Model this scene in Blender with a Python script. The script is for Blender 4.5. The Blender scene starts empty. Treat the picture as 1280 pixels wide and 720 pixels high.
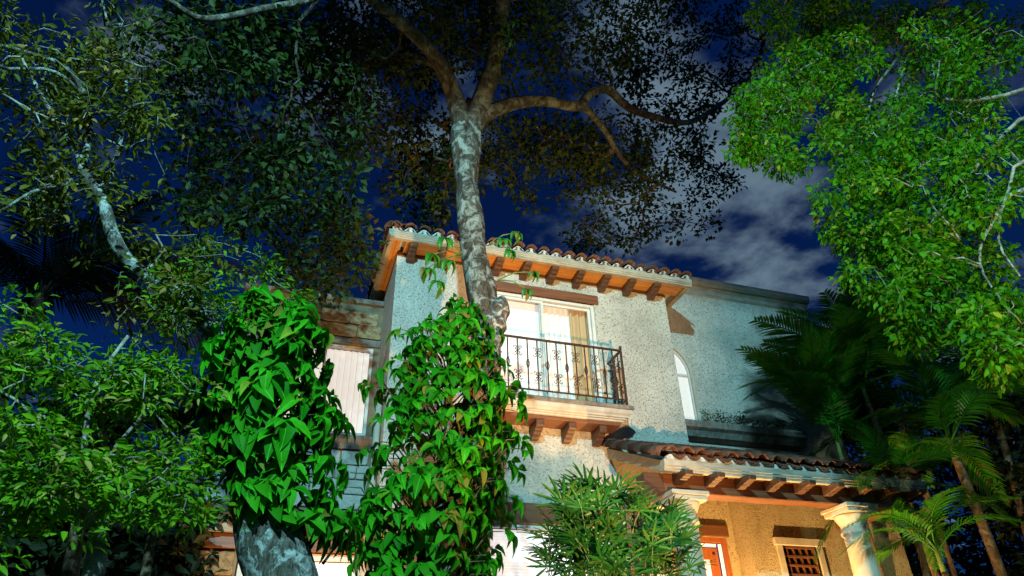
import bpy, bmesh, math, random
import numpy as np
from mathutils import Vector, Matrix
random.seed(7); RNG = np.random.default_rng(7)
D = bpy.data; SC = bpy.context.scene; COL = SC.collection
R = math.radians

# ------------------------------------------------------------------ camera
FPX = 864.0
def _n(v): v = np.array(v, float); return v / np.linalg.norm(v)
AX = _n((3010, 461, 864)); AZ = _n((-40, -1360, 864)); AZ = _n(AZ - AX * AX.dot(AZ)); AY = np.cross(AZ, AX)
MW = np.stack([AX, AY, AZ], 1)                 # world -> camera (x right, y down, z forward)
EYE = np.array([0, 0, 0.8])
cam = D.cameras.new('camera'); cam.sensor_width = 36; cam.lens = FPX / 1280 * 36
cam.clip_start = .05; cam.clip_end = 3000
camo = D.objects.new('camera', cam); COL.objects.link(camo); SC.camera = camo
rt, dn, fw = MW[0], MW[1], MW[2]
m = Matrix(((rt[0], -dn[0], -fw[0], EYE[0]), (rt[1], -dn[1], -fw[1], EYE[1]), (rt[2], -dn[2], -fw[2], EYE[2]), (0, 0, 0, 1)))
camo.matrix_world = m
def ray(px, py): return MW.T @ np.array([(px - 640) / FPX, (py - 360) / FPX, 1.0])
def atY(px, py, Y): d = ray(px, py); return EYE + d * (Y / d[1])
def atX(px, py, X): d = ray(px, py); return EYE + d * (X / d[0])
def depth(p): return float((MW @ (np.array(p) - EYE))[2])
def proj(p):
    c = MW @ (np.array(p) - EYE); return 640 + FPX * c[0] / c[2], 360 + FPX * c[1] / c[2]

# ------------------------------------------------------------------ render / light
SC.view_settings.view_transform = 'Standard'; SC.view_settings.look = 'None'
SC.view_settings.exposure = -0.3; SC.view_settings.gamma = 1
SC.render.engine = 'CYCLES'
SC.cycles.use_denoising = True
SC.cycles.max_bounces = 5; SC.cycles.diffuse_bounces = 2; SC.cycles.glossy_bounces = 2
SC.cycles.transmission_bounces = 3; SC.cycles.transparent_max_bounces = 6
SC.cycles.caustics_reflective = False; SC.cycles.caustics_refractive = False
SC.cycles.sample_clamp_indirect = 4

MOON_EL, MOON_AZ = 38, 150
W = D.worlds.new('World'); SC.world = W; W.use_nodes = True
nt = W.node_tree; nt.nodes.clear()
def wn(t, **k):
    n = nt.nodes.new(t)
    for a, b in k.items(): setattr(n, a, b)
    return n
out = wn('ShaderNodeOutputWorld'); bg = wn('ShaderNodeBackground'); bg.inputs[1].default_value = 0.06
nt.links.new(bg.outputs[0], out.inputs[0])
sky = wn('ShaderNodeTexSky', sky_type='NISHITA', sun_disc=False)
sky.sun_elevation = R(MOON_EL); sky.sun_rotation = R(MOON_AZ)
tint = wn('ShaderNodeMix', data_type='RGBA', blend_type='MULTIPLY'); tint.inputs[0].default_value = 1
nt.links.new(sky.outputs[0], tint.inputs[6]); tint.inputs[7].default_value = (.019, .125, .44, 1)
tc = wn('ShaderNodeTexCoord')
def vm(op, a, b=None):
    n = wn('ShaderNodeVectorMath', operation=op)
    for i, v in enumerate((a, b)):
        if v is None: continue
        if isinstance(v, (tuple, list)): n.inputs[i].default_value = v
        else: nt.links.new(v, n.inputs[i])
    return n
def mm(op, a, b=None, c=None, clamp=False):
    n = wn('ShaderNodeMath', operation=op); n.use_clamp = clamp
    for i, v in enumerate((a, b, c)):
        if v is None: continue
        if isinstance(v, (int, float)): n.inputs[i].default_value = v
        else: nt.links.new(v, n.inputs[i])
    return n.outputs[0]
dirv = vm('NORMALIZE', tc.outputs['Generated']).outputs[0]
sep = wn('ShaderNodeSeparateXYZ'); nt.links.new(dirv, sep.inputs[0])
zz = mm('MAXIMUM', sep.outputs[2], .12)
comb = wn('ShaderNodeCombineXYZ')
nt.links.new(mm('DIVIDE', sep.outputs[0], zz), comb.inputs[0]); nt.links.new(mm('DIVIDE', sep.outputs[1], zz), comb.inputs[1])
n1 = wn('ShaderNodeTexNoise'); n1.inputs['Scale'].default_value = 3.9; n1.inputs['Detail'].default_value = 7
n1.inputs['Roughness'].default_value = .55; n1.inputs['Distortion'].default_value = .15
off = vm('ADD', comb.outputs[0], (3.3, 1.7, 0)).outputs[0]; nt.links.new(off, n1.inputs['Vector'])
dens = mm('ADD', mm('MULTIPLY', n1.outputs[0], 3.6), -1.28)
# cloud banks: where the photograph's sky carries cloud, as soft swellings of the cloud density
for px, py, wid, amt in ((870, 300, 130, .44), (960, 235, 80, .26), (800, 130, 190, .20), (905, 90, 90, .2), (385, 290, 95, .30), (430, 80, 90, .2), (1000, 320, 90, -.1), (200, 250, 160, -.25), (560, 270, 90, -.2), (1060, 260, 60, -.2)):
    d0 = _n(ray(px, py)); dt = vm('DOT_PRODUCT', dirv, tuple(d0)).outputs['Value']
    s = (wid / 900.0) ** 2
    g = mm('EXPONENT', mm('DIVIDE', mm('SUBTRACT', dt, 1.0), s))
    dens = mm('ADD', dens, mm('MULTIPLY', g, amt))
mr = wn('ShaderNodeMapRange', interpolation_type='SMOOTHSTEP'); nt.links.new(dens, mr.inputs[0])
mr.inputs[1].default_value = .62; mr.inputs[2].default_value = 1.55
mixc = wn('ShaderNodeMix', data_type='RGBA'); nt.links.new(mr.outputs[0], mixc.inputs[0])
nt.links.new(tint.outputs[2], mixc.inputs[6]); mixc.inputs[7].default_value = (2.6, 4.0, 5.3, 1)
# a few faint stars
vs = wn('ShaderNodeTexVoronoi'); vs.inputs['Scale'].default_value = 42; nt.links.new(dirv, vs.inputs['Vector'])
sc_ = wn('ShaderNodeSeparateColor'); nt.links.new(vs.outputs['Color'], sc_.inputs[0])
star = mm('MULTIPLY', mm('MULTIPLY', mm('LESS_THAN', vs.outputs[0], .03), mm('SUBTRACT', 1.0, mr.outputs[0])), mm('GREATER_THAN', sc_.outputs[0], .8))
adds = wn('ShaderNodeMix', data_type='RGBA', blend_type='ADD'); adds.inputs[0].default_value = 1
cs = wn('ShaderNodeCombineColor')
for i in range(3): nt.links.new(mm('MULTIPLY', star, 6.0), cs.inputs[i])
nt.links.new(mixc.outputs[2], adds.inputs[6]); nt.links.new(cs.outputs[0], adds.inputs[7])
nt.links.new(adds.outputs[2], bg.inputs[0])

def light(name, kind, loc, aim, power, color, radius, size=None, blend=.3):
    l = D.lights.new(name, kind); l.energy = power; l.color = color
    if kind == 'SUN': l.angle = radius
    else: l.shadow_soft_size = radius
    if kind == 'SPOT': l.spot_size = R(size); l.spot_blend = blend
    o = D.objects.new(name, l); COL.objects.link(o); o.location = loc
    o.rotation_euler = (Vector(aim) - Vector(loc)).to_track_quat('-Z', 'Y').to_euler(); return o
md = Vector((math.sin(R(MOON_AZ)) * math.cos(R(MOON_EL)), math.cos(R(MOON_AZ)) * math.cos(R(MOON_EL)), math.sin(R(MOON_EL))))
light('moonlight', 'SUN', (0, 0, 30), Vector((0, 0, 30)) - md, .035, (.7, .8, 1), R(.5))
LAMP = (-1.3, -4.0, 9.6)
light('street_lamp_light', 'SPOT', LAMP, (LAMP[0], LAMP[1] + .0001, 0), 13500, (.36, .88, 1.0), .2, 178, .06)
light('garden_flood_light', 'SPOT', (3.6, 1.6, .35), (3.5, 10, 6.6), 7200, (1.0, .57, .25), .10, 52, 1.0)
light('wing_flood_light', 'SPOT', (.15, 8.9, .4), (.75, 10.9, 7.2), 1200, (1.0, .55, .20), .08, 75, .8)
light('porch_flood_light', 'SPOT', (6.55, 8.95, .35), (7.2, 9.9, 2.9), 2100, (1.0, .60, .20), .05, 120, .5)
light('palm_fill_light', 'SPOT', (8.6, 4.2, .4), (11.6, 9.4, 4.8), 520, (.80, 1.0, .50), .08, 70, .9)  # fill added to brighten the palms; no actual lamp stands here
light('tree_flood_light', 'SPOT', (4.6, .2, .4), (5.3, 4.7, 7.1), 1900, (.95, 1.0, .34), .10, 58, 1.0)

# ------------------------------------------------------------------ material helpers
class MT:
    def __init__(s, name):
        s.m = D.materials.new(name); s.m.use_nodes = True; s.t = s.m.node_tree; s.t.nodes.clear()
        s.out = s.n('ShaderNodeOutputMaterial'); s.b = s.n('ShaderNodeBsdfPrincipled'); s.l(s.b.outputs[0], s.out.inputs[0])
        s.co = s.n('ShaderNodeTexCoord')
    def n(s, t, **k):
        n = s.t.nodes.new(t)
        for a, b in k.items(): setattr(n, a, b)
        return n
    def l(s, a, b): s.t.links.new(a, b)
    def set(s, k, v):
        i = s.b.inputs[k]
        if hasattr(v, 'is_linked'): s.l(v, i)
        else: i.default_value = (*v, 1) if isinstance(v, tuple) and len(v) == 3 else v
    def noise(s, scale, detail=4, rough=.55, dist=0, vec=None, sx=None):
        n = s.n('ShaderNodeTexNoise'); n.inputs['Scale'].default_value = scale; n.inputs['Detail'].default_value = detail
        n.inputs['Roughness'].default_value = rough; n.inputs['Distortion'].default_value = dist
        v = vec if vec is not None else s.co.outputs['Object']
        if sx:
            mp = s.n('ShaderNodeMapping'); mp.inputs['Scale'].default_value = sx; s.l(v, mp.inputs[0]); v = mp.outputs[0]
        s.l(v, n.inputs['Vector']); return n.outputs[0]
    def vor(s, scale, feat='F1', vec=None):
        n = s.n('ShaderNodeTexVoronoi'); n.feature = feat; n.inputs['Scale'].default_value = scale
        s.l(vec if vec is not None else s.co.outputs['Object'], n.inputs['Vector']); return n.outputs[0]
    def ramp(s, f, pts):
        r = s.n('ShaderNodeValToRGB'); s.l(f, r.inputs[0]); e = r.color_ramp.elements
        while len(e) < len(pts): e.new(.5)
        for el, (p, c) in zip(e, pts):
            el.position = p; el.color = (*c, 1) if isinstance(c, tuple) else (c, c, c, 1)
        return r.outputs[0]
    def mix(s, f, a, b, mode='MIX'):
        n = s.n('ShaderNodeMix', data_type='RGBA', blend_type=mode)
        for i, v in ((0, f), (6, a), (7, b)):
            if hasattr(v, 'is_linked'): s.l(v, n.inputs[i])
            else: n.inputs[i].default_value = (*v, 1) if isinstance(v, tuple) else v
        return n.outputs[2]
    def math(s, op, a, b=0.0):
        n = s.n('ShaderNodeMath', operation=op)
        for i, v in ((0, a), (1, b)):
            if hasattr(v, 'is_linked'): s.l(v, n.inputs[i])
            else: n.inputs[i].default_value = v
        return n.outputs[0]
    def bump(s, h, strength=.5, dist=.02):
        b = s.n('ShaderNodeBump'); b.inputs['Strength'].default_value = strength; b.inputs['Distance'].default_value = dist
        s.l(h, b.inputs['Height']); s.l(b.outputs[0], s.b.inputs['Normal'])
    def objrand(s): return s.n('ShaderNodeObjectInfo').outputs['Random']
    def attr(s, name): return s.n('ShaderNodeAttribute', attribute_name=name).outputs['Fac']

def mat_stucco(name, base, dark, big=.25, bs=.8, bd=.03):
    t = MT(name); a = t.noise(48, 5, .6, .6); p = t.noise(36, 2, .45, 1.0)
    pits = t.ramp(p, [(.32, 0.0), (.42, 1.0)])
    blot = t.noise(1.1, 5, .6)
    c = t.mix(t.ramp(blot, [(.38, 0.0), (.68, 1.0)]), base, tuple(x * (1 - big) for x in base))
    streak = t.noise(3, 4, .6, 0, None, (2.2, 2.2, .25))
    c = t.mix(t.ramp(streak, [(.52, 0.0), (.78, .5)]), c, dark)
    c = t.mix(pits, dark, c)
    t.set('Base Color', c); t.set('Roughness', .95); t.set('Specular IOR Level', .15)
    h = t.math('ADD', t.math('MULTIPLY', a, .8), t.math('MULTIPLY', pits, .7)); t.bump(h, bs, bd); return t.m
def mat_plain(name, base, var=.25, scale=4, rough=.7, bump=.2, bscale=40, streak=None, spec=.3):
    t = MT(name); v = t.noise(scale, 5, .6)
    lo = tuple(x * (1 - var) for x in base); hi = tuple(min(1, x * (1 + var)) for x in base)
    c = t.mix(t.ramp(v, [(.3, 0.0), (.7, 1.0)]), lo, hi)
    if streak:
        s = t.noise(streak[0], 5, .65, .3, None, streak[1]); c = t.mix(t.ramp(s, [(.48, 0.0), (.72, streak[3])]), c, streak[2])
    t.set('Base Color', c); t.set('Roughness', rough); t.set('Specular IOR Level', spec)
    if bump: t.bump(t.noise(bscale, 4, .6), bump, .01)
    return t.m
def mat_wood(name, base, dark, stretch=(1.5, 30, 30), rough=.55):
    t = MT(name); g = t.noise(1.2, 6, .65, .4, None, stretch); b = t.noise(2.0, 3)
    c = t.mix(t.ramp(g, [(.3, 0.0), (.7, 1.0)]), dark, base); c = t.mix(t.math('MULTIPLY', t.objrand(), .35), c, dark)
    c = t.mix(t.ramp(b, [(.5, 0.0), (.8, .5)]), c, dark)
    t.set('Base Color', c); t.set('Roughness', rough); t.bump(g, .25, .01); return t.m
def mat_stone(name, a, b, dark, rough=.95):
    t = MT(name); r = t.objrand(); v = t.noise(5, 6, .65, .5); f = t.noise(26, 5, .7)
    c = t.mix(r, a, b); c = t.mix(t.ramp(v, [(.42, 0.0), (.62, 1.0)]), c, dark)
    c = t.mix(t.ramp(f, [(.35, .55), (.5, 0.0)]), c, tuple(x * .5 for x in dark))
    t.set('Base Color', c); t.set('Roughness', rough); t.set('Specular IOR Level', .15)
    t.bump(t.math('ADD', f, v), .7, .03); return t.m
def mat_leaf(name, a, b, old, trans=.3, rough=.45, oldp=.9, spec=.35, vein=False, key='tint'):
    t = MT(name); r = t.objrand() if key == 'obj' else t.attr('tint')
    c = t.ramp(r, [(0.0, a), (oldp - .04, b), (oldp, old), (1.0, old)])
    if vein:
        s = t.n('ShaderNodeSeparateXYZ'); t.l(t.co.outputs['Object'], s.inputs[0])
        ay = t.math('ABSOLUTE', s.outputs[1])
        mid = t.math('LESS_THAN', ay, .012)
        w = t.n('ShaderNodeTexWave'); w.inputs['Scale'].default_value = 3.2; w.inputs['Distortion'].default_value = .3
        cv = t.n('ShaderNodeCombineXYZ'); t.l(t.math('SUBTRACT', s.outputs[0], t.math('MULTIPLY', ay, .8)), cv.inputs[0]); t.l(cv.outputs[0], w.inputs['Vector'])
        c = t.mix(t.math('MULTIPLY', mid, .45), c, tuple(min(1, x * 2.4 + .03) for x in b))
        c = t.mix(t.math('MULTIPLY', t.ramp(t.noise(3, 4), [(.4, 0.0), (.75, 1.0)]), .4), c, tuple(x * .5 for x in a))
        t.bump(w.outputs[1], .05, .01)
    t.set('Base Color', c); t.set('Roughness', rough); t.set('Specular IOR Level', spec)
    tr = t.n('ShaderNodeBsdfTranslucent'); ct = t.mix(.5, c, tuple(x * 1.3 for x in b), 'MIX'); t.l(ct, tr.inputs[0])
    mx = t.n('ShaderNodeMixShader'); mx.inputs[0].default_value = trans
    t.l(t.b.outputs[0], mx.inputs[1]); t.l(tr.outputs[0], mx.inputs[2]); t.l(mx.outputs[0], t.out.inputs[0]); return t.m
def mat_bark(name, pale, mid, dark, sc=1.0, lich=.5, bump=.9):
    t = MT(name); v = t.noise(3.2 * sc, 6, .65, .8); f = t.noise(9 * sc, 5, .7, .5, None, (1, 1, .35)); s = t.noise(38 * sc, 4, .7)
    c = t.mix(t.ramp(f, [(.35, 0.0), (.6, 1.0)]), dark, mid)
    c = t.mix(t.ramp(v, [(lich - .06, 0.0), (lich + .08, 1.0)]), c, pale)
    c = t.mix(t.ramp(s, [(.36, .75), (.47, 0.0)]), c, dark)
    t.set('Base Color', c); t.set('Roughness', .9); t.set('Specular IOR Level', .2)
    t.bump(t.math('ADD', t.math('MULTIPLY', f, 1.2), t.math('MULTIPLY', s, .5)), bump, .04); return t.m

STUCCO = mat_stucco('rough_stucco', (.58, .55, .48), (.36, .32, .26), .3)
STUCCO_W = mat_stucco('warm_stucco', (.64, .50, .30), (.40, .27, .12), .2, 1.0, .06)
CREAM = mat_plain('painted_moulding', (.38, .34, .27), .18, 5, .75, .25, 50, (2.0, (1, 1, 12), (.16, .13, .09), .8))
MORTAR = mat_plain('tile_mortar', (.52, .52, .48), .25, 9, .9, .5, 60, (5, (1, 1, 1), (.14, .13, .11), .8))
SLABW = mat_plain('weathered_concrete', (.16, .14, .12), .4, 6, .95, .6, 60, (4, (3, 3, 1), (.32, .30, .27), .7))
SLABP = mat_plain('painted_concrete', (.44, .42, .38), .12, 3, .85, .3, 60, (2.5, (2, 2, .4), (.25, .22, .18), .6))
SOFFIT = mat_wood('orange_pine_boards', (.72, .32, .055), (.44, .16, .026), (1.2, 18, 18))
DWOOD = mat_wood('dark_corbel_wood', (.15, .06, .026), (.05, .02, .01), (20, 1.5, 20))
BWOOD = mat_wood('brown_beam_wood', (.24, .09, .035), (.10, .035, .014), (1.2, 24, 24), .5)
DOORW = mat_wood('red_door_wood', (.50, .15, .04), (.28, .07, .02), (20, 20, 1.4), .4)
TILE = mat_stone('fired_roof_tile', (.21, .085, .05), (.12, .055, .038), (.055, .04, .032), .85)
IRON = mat_plain('wrought_iron', (.045, .022, .014), .3, 30, .5, .1, 60, spec=.5)
ALU = mat_plain('window_frame_paint', (.62, .60, .56), .06, 4, .4, 0)
STONE = mat_stone('tan_block_stone', (.46, .28, .12), (.52, .38, .22), (.24, .16, .09))
STONE2 = mat_stone('pale_painted_block', (.50, .50, .46), (.56, .55, .50), (.42, .42, .39))
JOINT = mat_plain('mortar_joint', (.20, .155, .10), .2, 8, .95, .4, 60)
JOINTP = mat_plain('painted_mortar', (.42, .43, .41), .12, 8, .95, .4, 60)
COLST = mat_plain('column_limestone', (.50, .43, .34), .1, 7, .85, .35, 45, (2, (3, 3, 1), (.38, .30, .22), .5))
BARKP = mat_bark('pale_lichen_bark', (.42, .44, .38), (.12, .10, .075), (.022, .016, .011), 1.9, .54, 1.3)
BARKV = mat_bark('vine_tree_bark', (.44, .46, .42), (.13, .11, .085), (.02, .015, .011), 3.2, .54, .5)
BARKM = mat_bark('dimmed_limb_bark', (.22, .21, .17), (.10, .08, .055), (.025, .018, .012), 1.7, .54, 1.0)  # trunk bark toned down: dimness above the street lamp's reach put into the colour
BARKT = mat_bark('twig_bark', (.34, .31, .25), (.20, .165, .12), (.09, .07, .05), 2, .5, .4)
BARKD = mat_bark('limb_bark', (.12, .09, .06), (.07, .05, .032), (.022, .016, .011), 1.6, .56, .8)
PALMT = mat_bark('palm_trunk_bark', (.28, .20, .13), (.19, .11, .065), (.07, .04, .025), 2, .55, .7)
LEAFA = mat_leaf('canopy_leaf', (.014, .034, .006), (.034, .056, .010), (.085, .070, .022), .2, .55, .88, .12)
LEAFB = mat_leaf('left_tree_leaf', (.036, .052, .002), (.105, .10, .004), (.24, .15, .03), .24, .55, .8, .1)
LEAFE = mat_leaf('shrub_leaf', (.022, .085, .003), (.16, .34, .006), (.32, .26, .05), .3, .55, .84, .10)
LEAFD = mat_leaf('right_tree_leaf', (.012, .085, .002), (.085, .24, .003), (.26, .26, .02), .34, .5, .9, .12)
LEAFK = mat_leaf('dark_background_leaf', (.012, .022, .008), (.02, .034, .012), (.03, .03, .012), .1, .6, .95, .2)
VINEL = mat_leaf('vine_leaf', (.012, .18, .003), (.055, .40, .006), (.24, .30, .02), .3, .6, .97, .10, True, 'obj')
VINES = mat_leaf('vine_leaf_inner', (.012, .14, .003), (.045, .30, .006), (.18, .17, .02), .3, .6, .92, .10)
SPROUT = mat_leaf('sprout_leaf', (.03, .20, .015), (.08, .27, .02), (.24, .17, .04), .35, .35, .85, .4, True, 'obj')
FROND = mat_leaf('palm_frond_leaf', (.018, .12, .006), (.06, .23, .010), (.12, .13, .03), .28, .38, .93, .4)
FRONDK = mat_leaf('dark_frond_leaf', (.008, .012, .006), (.012, .018, .008), (.02, .018, .008), .1, .6, .95, .2)
FAN = mat_leaf('lady_palm_leaf', (.008, .085, .014), (.025, .15, .02), (.05, .14, .022), .2, .42, .94, .3)
STEM = mat_plain('green_stem', (.12, .17, .04), .3, 9, .6, .2)
PETI = mat_plain('vine_stem', (.10, .075, .035), .3, 9, .8, .4)
GROUND = mat_plain('dark_lawn', (.03, .045, .018), .4, 2, .95, .5, 20)
WALLB = mat_stucco('brown_boundary_stucco', (.16, .10, .06), (.06, .04, .025), .3)

def mat_emit(name, col, strength, diff=(.7, .66, .6), fold_shade=None):
    t = MT(name); t.set('Base Color', diff); t.set('Roughness', .9)
    c = col
    if fold_shade:  # shade of the curtain folds painted into the glow as upright darker streaks
        v = t.noise(fold_shade, 3, .5, 0, None, (1, 1, .04)); c = t.mix(t.ramp(v, [(.35, .0), (.65, 1.0)]), tuple(x * y for x, y in zip(col, (.78, .66, .5))), col)
    t.set('Emission Color', c); t.set('Emission Strength', strength); return t.m
SHEER = mat_emit('backlit_sheer_curtain', (1.0, .90, .78), .50, (.75, .72, .68), 11)
SHEERW = mat_emit('backlit_white_shade', (1.0, .93, .86), .72)
DRAPE = mat_emit('backlit_tan_drape', (.75, .48, .20), .26, (.5, .36, .2), 16)
BLIND = mat_emit('backlit_blind_slat', (1.0, .90, .78), 1.05, (.35, .33, .30))
ROLL = mat_emit('backlit_roller_blind', (1.0, .92, .90), .85, (.8, .78, .76))
LITGL = mat_emit('lit_door_pane', (1.0, .90, .88), .85)
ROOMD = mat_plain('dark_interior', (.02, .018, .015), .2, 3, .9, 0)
def mat_glass():
    t = MT('window_glass'); t.set('Base Color', (.02, .02, .02)); t.set('Roughness', .03)
    tr = t.n('ShaderNodeBsdfTransparent'); fr = t.n('ShaderNodeFresnel'); fr.inputs[0].default_value = 1.45
    gl = t.n('ShaderNodeBsdfGlossy'); gl.inputs['Roughness'].default_value = .03
    mx = t.n('ShaderNodeMixShader'); t.l(fr.outputs[0], mx.inputs[0]); t.l(tr.outputs[0], mx.inputs[1]); t.l(gl.outputs[0], mx.inputs[2])
    t.l(mx.outputs[0], t.out.inputs[0]); return t.m
GLASS = mat_glass()

# ------------------------------------------------------------------ object helpers
def link(name, me, parent=None, mat=None, loc=(0, 0, 0), rot=None, scale=None):
    o = D.objects.new(name, me); COL.objects.link(o)
    loc = Vector(loc)
    if parent is not None:
        o.parent = parent
        if parent.type == 'EMPTY': loc = loc - parent.location
    o.location = loc
    if rot is not None: o.rotation_euler = rot
    if scale is not None: o.scale = scale
    if mat is not None and me is not None and not me.materials: me.materials.append(mat)
    return o
def tag(o, label=None, cat=None, group=None, kind=None):
    for k, v in (('label', label), ('category', cat), ('group', group), ('kind', kind)):
        if v: o[k] = v
    return o
def thing(name, loc, label, cat, group=None):
    o = D.objects.new(name, None); o.empty_display_size = .2; COL.objects.link(o); o.location = loc
    return tag(o, label, cat, group)
class MB:
    def __init__(s): s.v = []; s.f = []
    def add(s, vs, fs):
        b = len(s.v); s.v += [tuple(map(float, p)) for p in vs]; s.f += [tuple(i + b for i in f) for f in fs]; return s
    def box(s, x0, x1, y0, y1, z0, z1):
        return s.add([(x0, y0, z0), (x1, y0, z0), (x1, y1, z0), (x0, y1, z0), (x0, y0, z1), (x1, y0, z1), (x1, y1, z1), (x0, y1, z1)],
                     [(0, 3, 2, 1), (4, 5, 6, 7), (0, 1, 5, 4), (1, 2, 6, 5), (2, 3, 7, 6), (3, 0, 4, 7)])
    def extr(s, prof, axis, a, b):          # prof: 2-D outline in the two other axes, extruded along axis from a to b
        n = len(prof)
        def P(p, t): return {'x': (t, p[0], p[1]), 'y': (p[0], t, p[1]), 'z': (p[0], p[1], t)}[axis]
        vs = [P(p, a) for p in prof] + [P(p, b) for p in prof]
        fs = [(i, (i + 1) % n, n + (i + 1) % n, n + i) for i in range(n)] + [tuple(range(n))[::-1], tuple(range(n, 2 * n))]
        return s.add(vs, fs)
    def tube(s, pts, rad, sides=6, caps=True):
        pts = np.array(pts, float); n = len(pts)
        rad = np.full(n, rad) if np.isscalar(rad) else np.array(rad)
        T = np.gradient(pts, axis=0); T /= np.linalg.norm(T, axis=1)[:, None] + 1e-9
        u = np.cross(T[0], (0, 0, 1) if abs(T[0][2]) < .9 else (1, 0, 0)); u /= np.linalg.norm(u)
        ang = np.arange(sides) * 2 * np.pi / sides; vs = []
        for i in range(n):
            u = u - T[i] * u.dot(T[i]); u /= np.linalg.norm(u) + 1e-9; w = np.cross(T[i], u)
            for a in ang: vs.append(pts[i] + rad[i] * (np.cos(a) * u + np.sin(a) * w))
        fs = [(i * sides + j, i * sides + (j + 1) % sides, (i + 1) * sides + (j + 1) % sides, (i + 1) * sides + j) for i in range(n - 1) for j in range(sides)]
        if caps: fs += [tuple(range(sides))[::-1], tuple(range((n - 1) * sides, n * sides))]
        return s.add(vs, fs)
    def lathe(s, prof, cx, cy, sides=32):
        n = len(prof); vs = []
        for r, z in prof:
            for j in range(sides): a = 2 * math.pi * j / sides; vs.append((cx + r * math.cos(a), cy + r * math.sin(a), z))
        fs = [(i * sides + j, i * sides + (j + 1) % sides, (i + 1) * sides + (j + 1) % sides, (i + 1) * sides + j) for i in range(n - 1) for j in range(sides)]
        fs += [tuple(range(sides))[::-1], tuple(range((n - 1) * sides, n * sides))]
        return s.add(vs, fs)
    def mesh(s, name, smooth=False, bevel=0):
        me = D.meshes.new(name); me.from_pydata(s.v, [], s.f)
        bm = bmesh.new(); bm.from_mesh(me)
        bmesh.ops.recalc_face_normals(bm, faces=bm.faces)
        if bevel: bmesh.ops.bevel(bm, geom=[e for e in bm.edges if len(e.link_faces) == 2 and e.calc_face_angle(0) > .5], offset=bevel, segments=1, affect='EDGES')
        bm.to_mesh(me); bm.free()
        if smooth: me.polygons.foreach_set('use_smooth', [True] * len(me.polygons))
        return me
    def build(s, name, mat, parent=None, smooth=False, bevel=0, **k):
        return link(name, s.mesh(name, smooth, bevel), parent, mat, **k)
def box(name, mat, parent, x0, x1, y0, y1, z0, z1, bevel=0.006):
    return MB().box(x0, x1, y0, y1, z0, z1).build(name, mat, parent, bevel=bevel)

def tri_mesh(name, V, T, mat, tint=None, smooth=False):
    me = D.meshes.new(name); V = np.asarray(V, np.float32); T = np.asarray(T, np.int32)
    me.vertices.add(len(V)); me.vertices.foreach_set('co', V.ravel())
    me.loops.add(T.size); me.loops.foreach_set('vertex_index', T.ravel())
    me.polygons.add(len(T)); me.polygons.foreach_set('loop_start', np.arange(0, T.size, 3, dtype=np.int32))
    me.polygons.foreach_set('loop_total', np.full(len(T), 3, np.int32))
    if smooth: me.polygons.foreach_set('use_smooth', np.ones(len(T), bool))
    if tint is not None:
        a = me.attributes.new('tint', 'FLOAT', 'FACE'); a.data.foreach_set('value', np.asarray(tint, np.float32))
    me.update(calc_edges=True); me.validate(); me.materials.append(mat); return me
# leaf templates: x along the midrib 0..1, y across, z up
LT4 = (np.array([(0, 0, 0), (.45, -.5, .12), (1, 0, -.08), (.45, .5, .12)]), np.array([(0, 1, 2), (0, 2, 3)]))
LT7 = (np.array([(0, 0, 0), (.3, -.42, .10), (.68, -.36, .05), (1, 0, -.16), (.68, .36, .05), (.3, .42, .10), (.5, 0, 0)]),
       np.array([(0, 1, 6), (1, 2, 6), (2, 3, 6), (3, 4, 6), (4, 5, 6), (5, 0, 6)]))
def unit(v): return v / (np.linalg.norm(v, axis=-1, keepdims=True) + 1e-9)
def leaf_arrays(P, A, N, L, Wd, tpl=LT7, tint=None):
    tv, tf = tpl; A = unit(A); S = unit(np.cross(N, A)); U = np.cross(A, S)
    L = L[:, None, None]; Wd = Wd[:, None, None]
    V = P[:, None] + tv[None, :, 0:1] * L * A[:, None] + tv[None, :, 1:2] * Wd * S[:, None] + tv[None, :, 2:3] * L * U[:, None]
    T = (tf[None] + (np.arange(len(P)) * len(tv))[:, None, None]).reshape(-1, 3)
    tint = RNG.random(len(P)) if tint is None else tint
    return V.reshape(-1, 3), T, np.repeat(tint, len(tf))
def rnd(n): return RNG.normal(size=(n, 3))

# ------------------------------------------------------------------ trees
def spline(pts, step=.2):
    P = np.array(pts, float); k = len(P)
    if k < 3: 
        n = max(2, int(np.linalg.norm(P[-1, :3] - P[0, :3]) / step) + 1); return P[0] + (P[-1] - P[0]) * np.linspace(0, 1, n)[:, None]
    Q = np.vstack([2 * P[0] - P[1], P, 2 * P[-1] - P[-2]]); outp = []
    for i in range(1, k):
        p0, p1, p2, p3 = Q[i - 1], Q[i], Q[i + 1], Q[i + 2]
        n = max(2, int(np.linalg.norm(p2[:3] - p1[:3]) / step))
        for t in np.arange(n) / n:
            outp.append(.5 * ((2 * p1) + (-p0 + p2) * t + (2 * p0 - 5 * p1 + 4 * p2 - p3) * t * t + (-p0 + 3 * p1 - 3 * p2 + p3) * t ** 3))
    outp.append(P[-1]); return np.array(outp)
def limb(*pp):                                # (px, py, Y, width in pixels) -> world path with radii
    r = []
    for px, py, Y, w in pp:
        p = atY(px, py, Y); r.append((*p, w * .5 * depth(p) / FPX))
    return r
BM = 1.0; CLUS = 0
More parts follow.
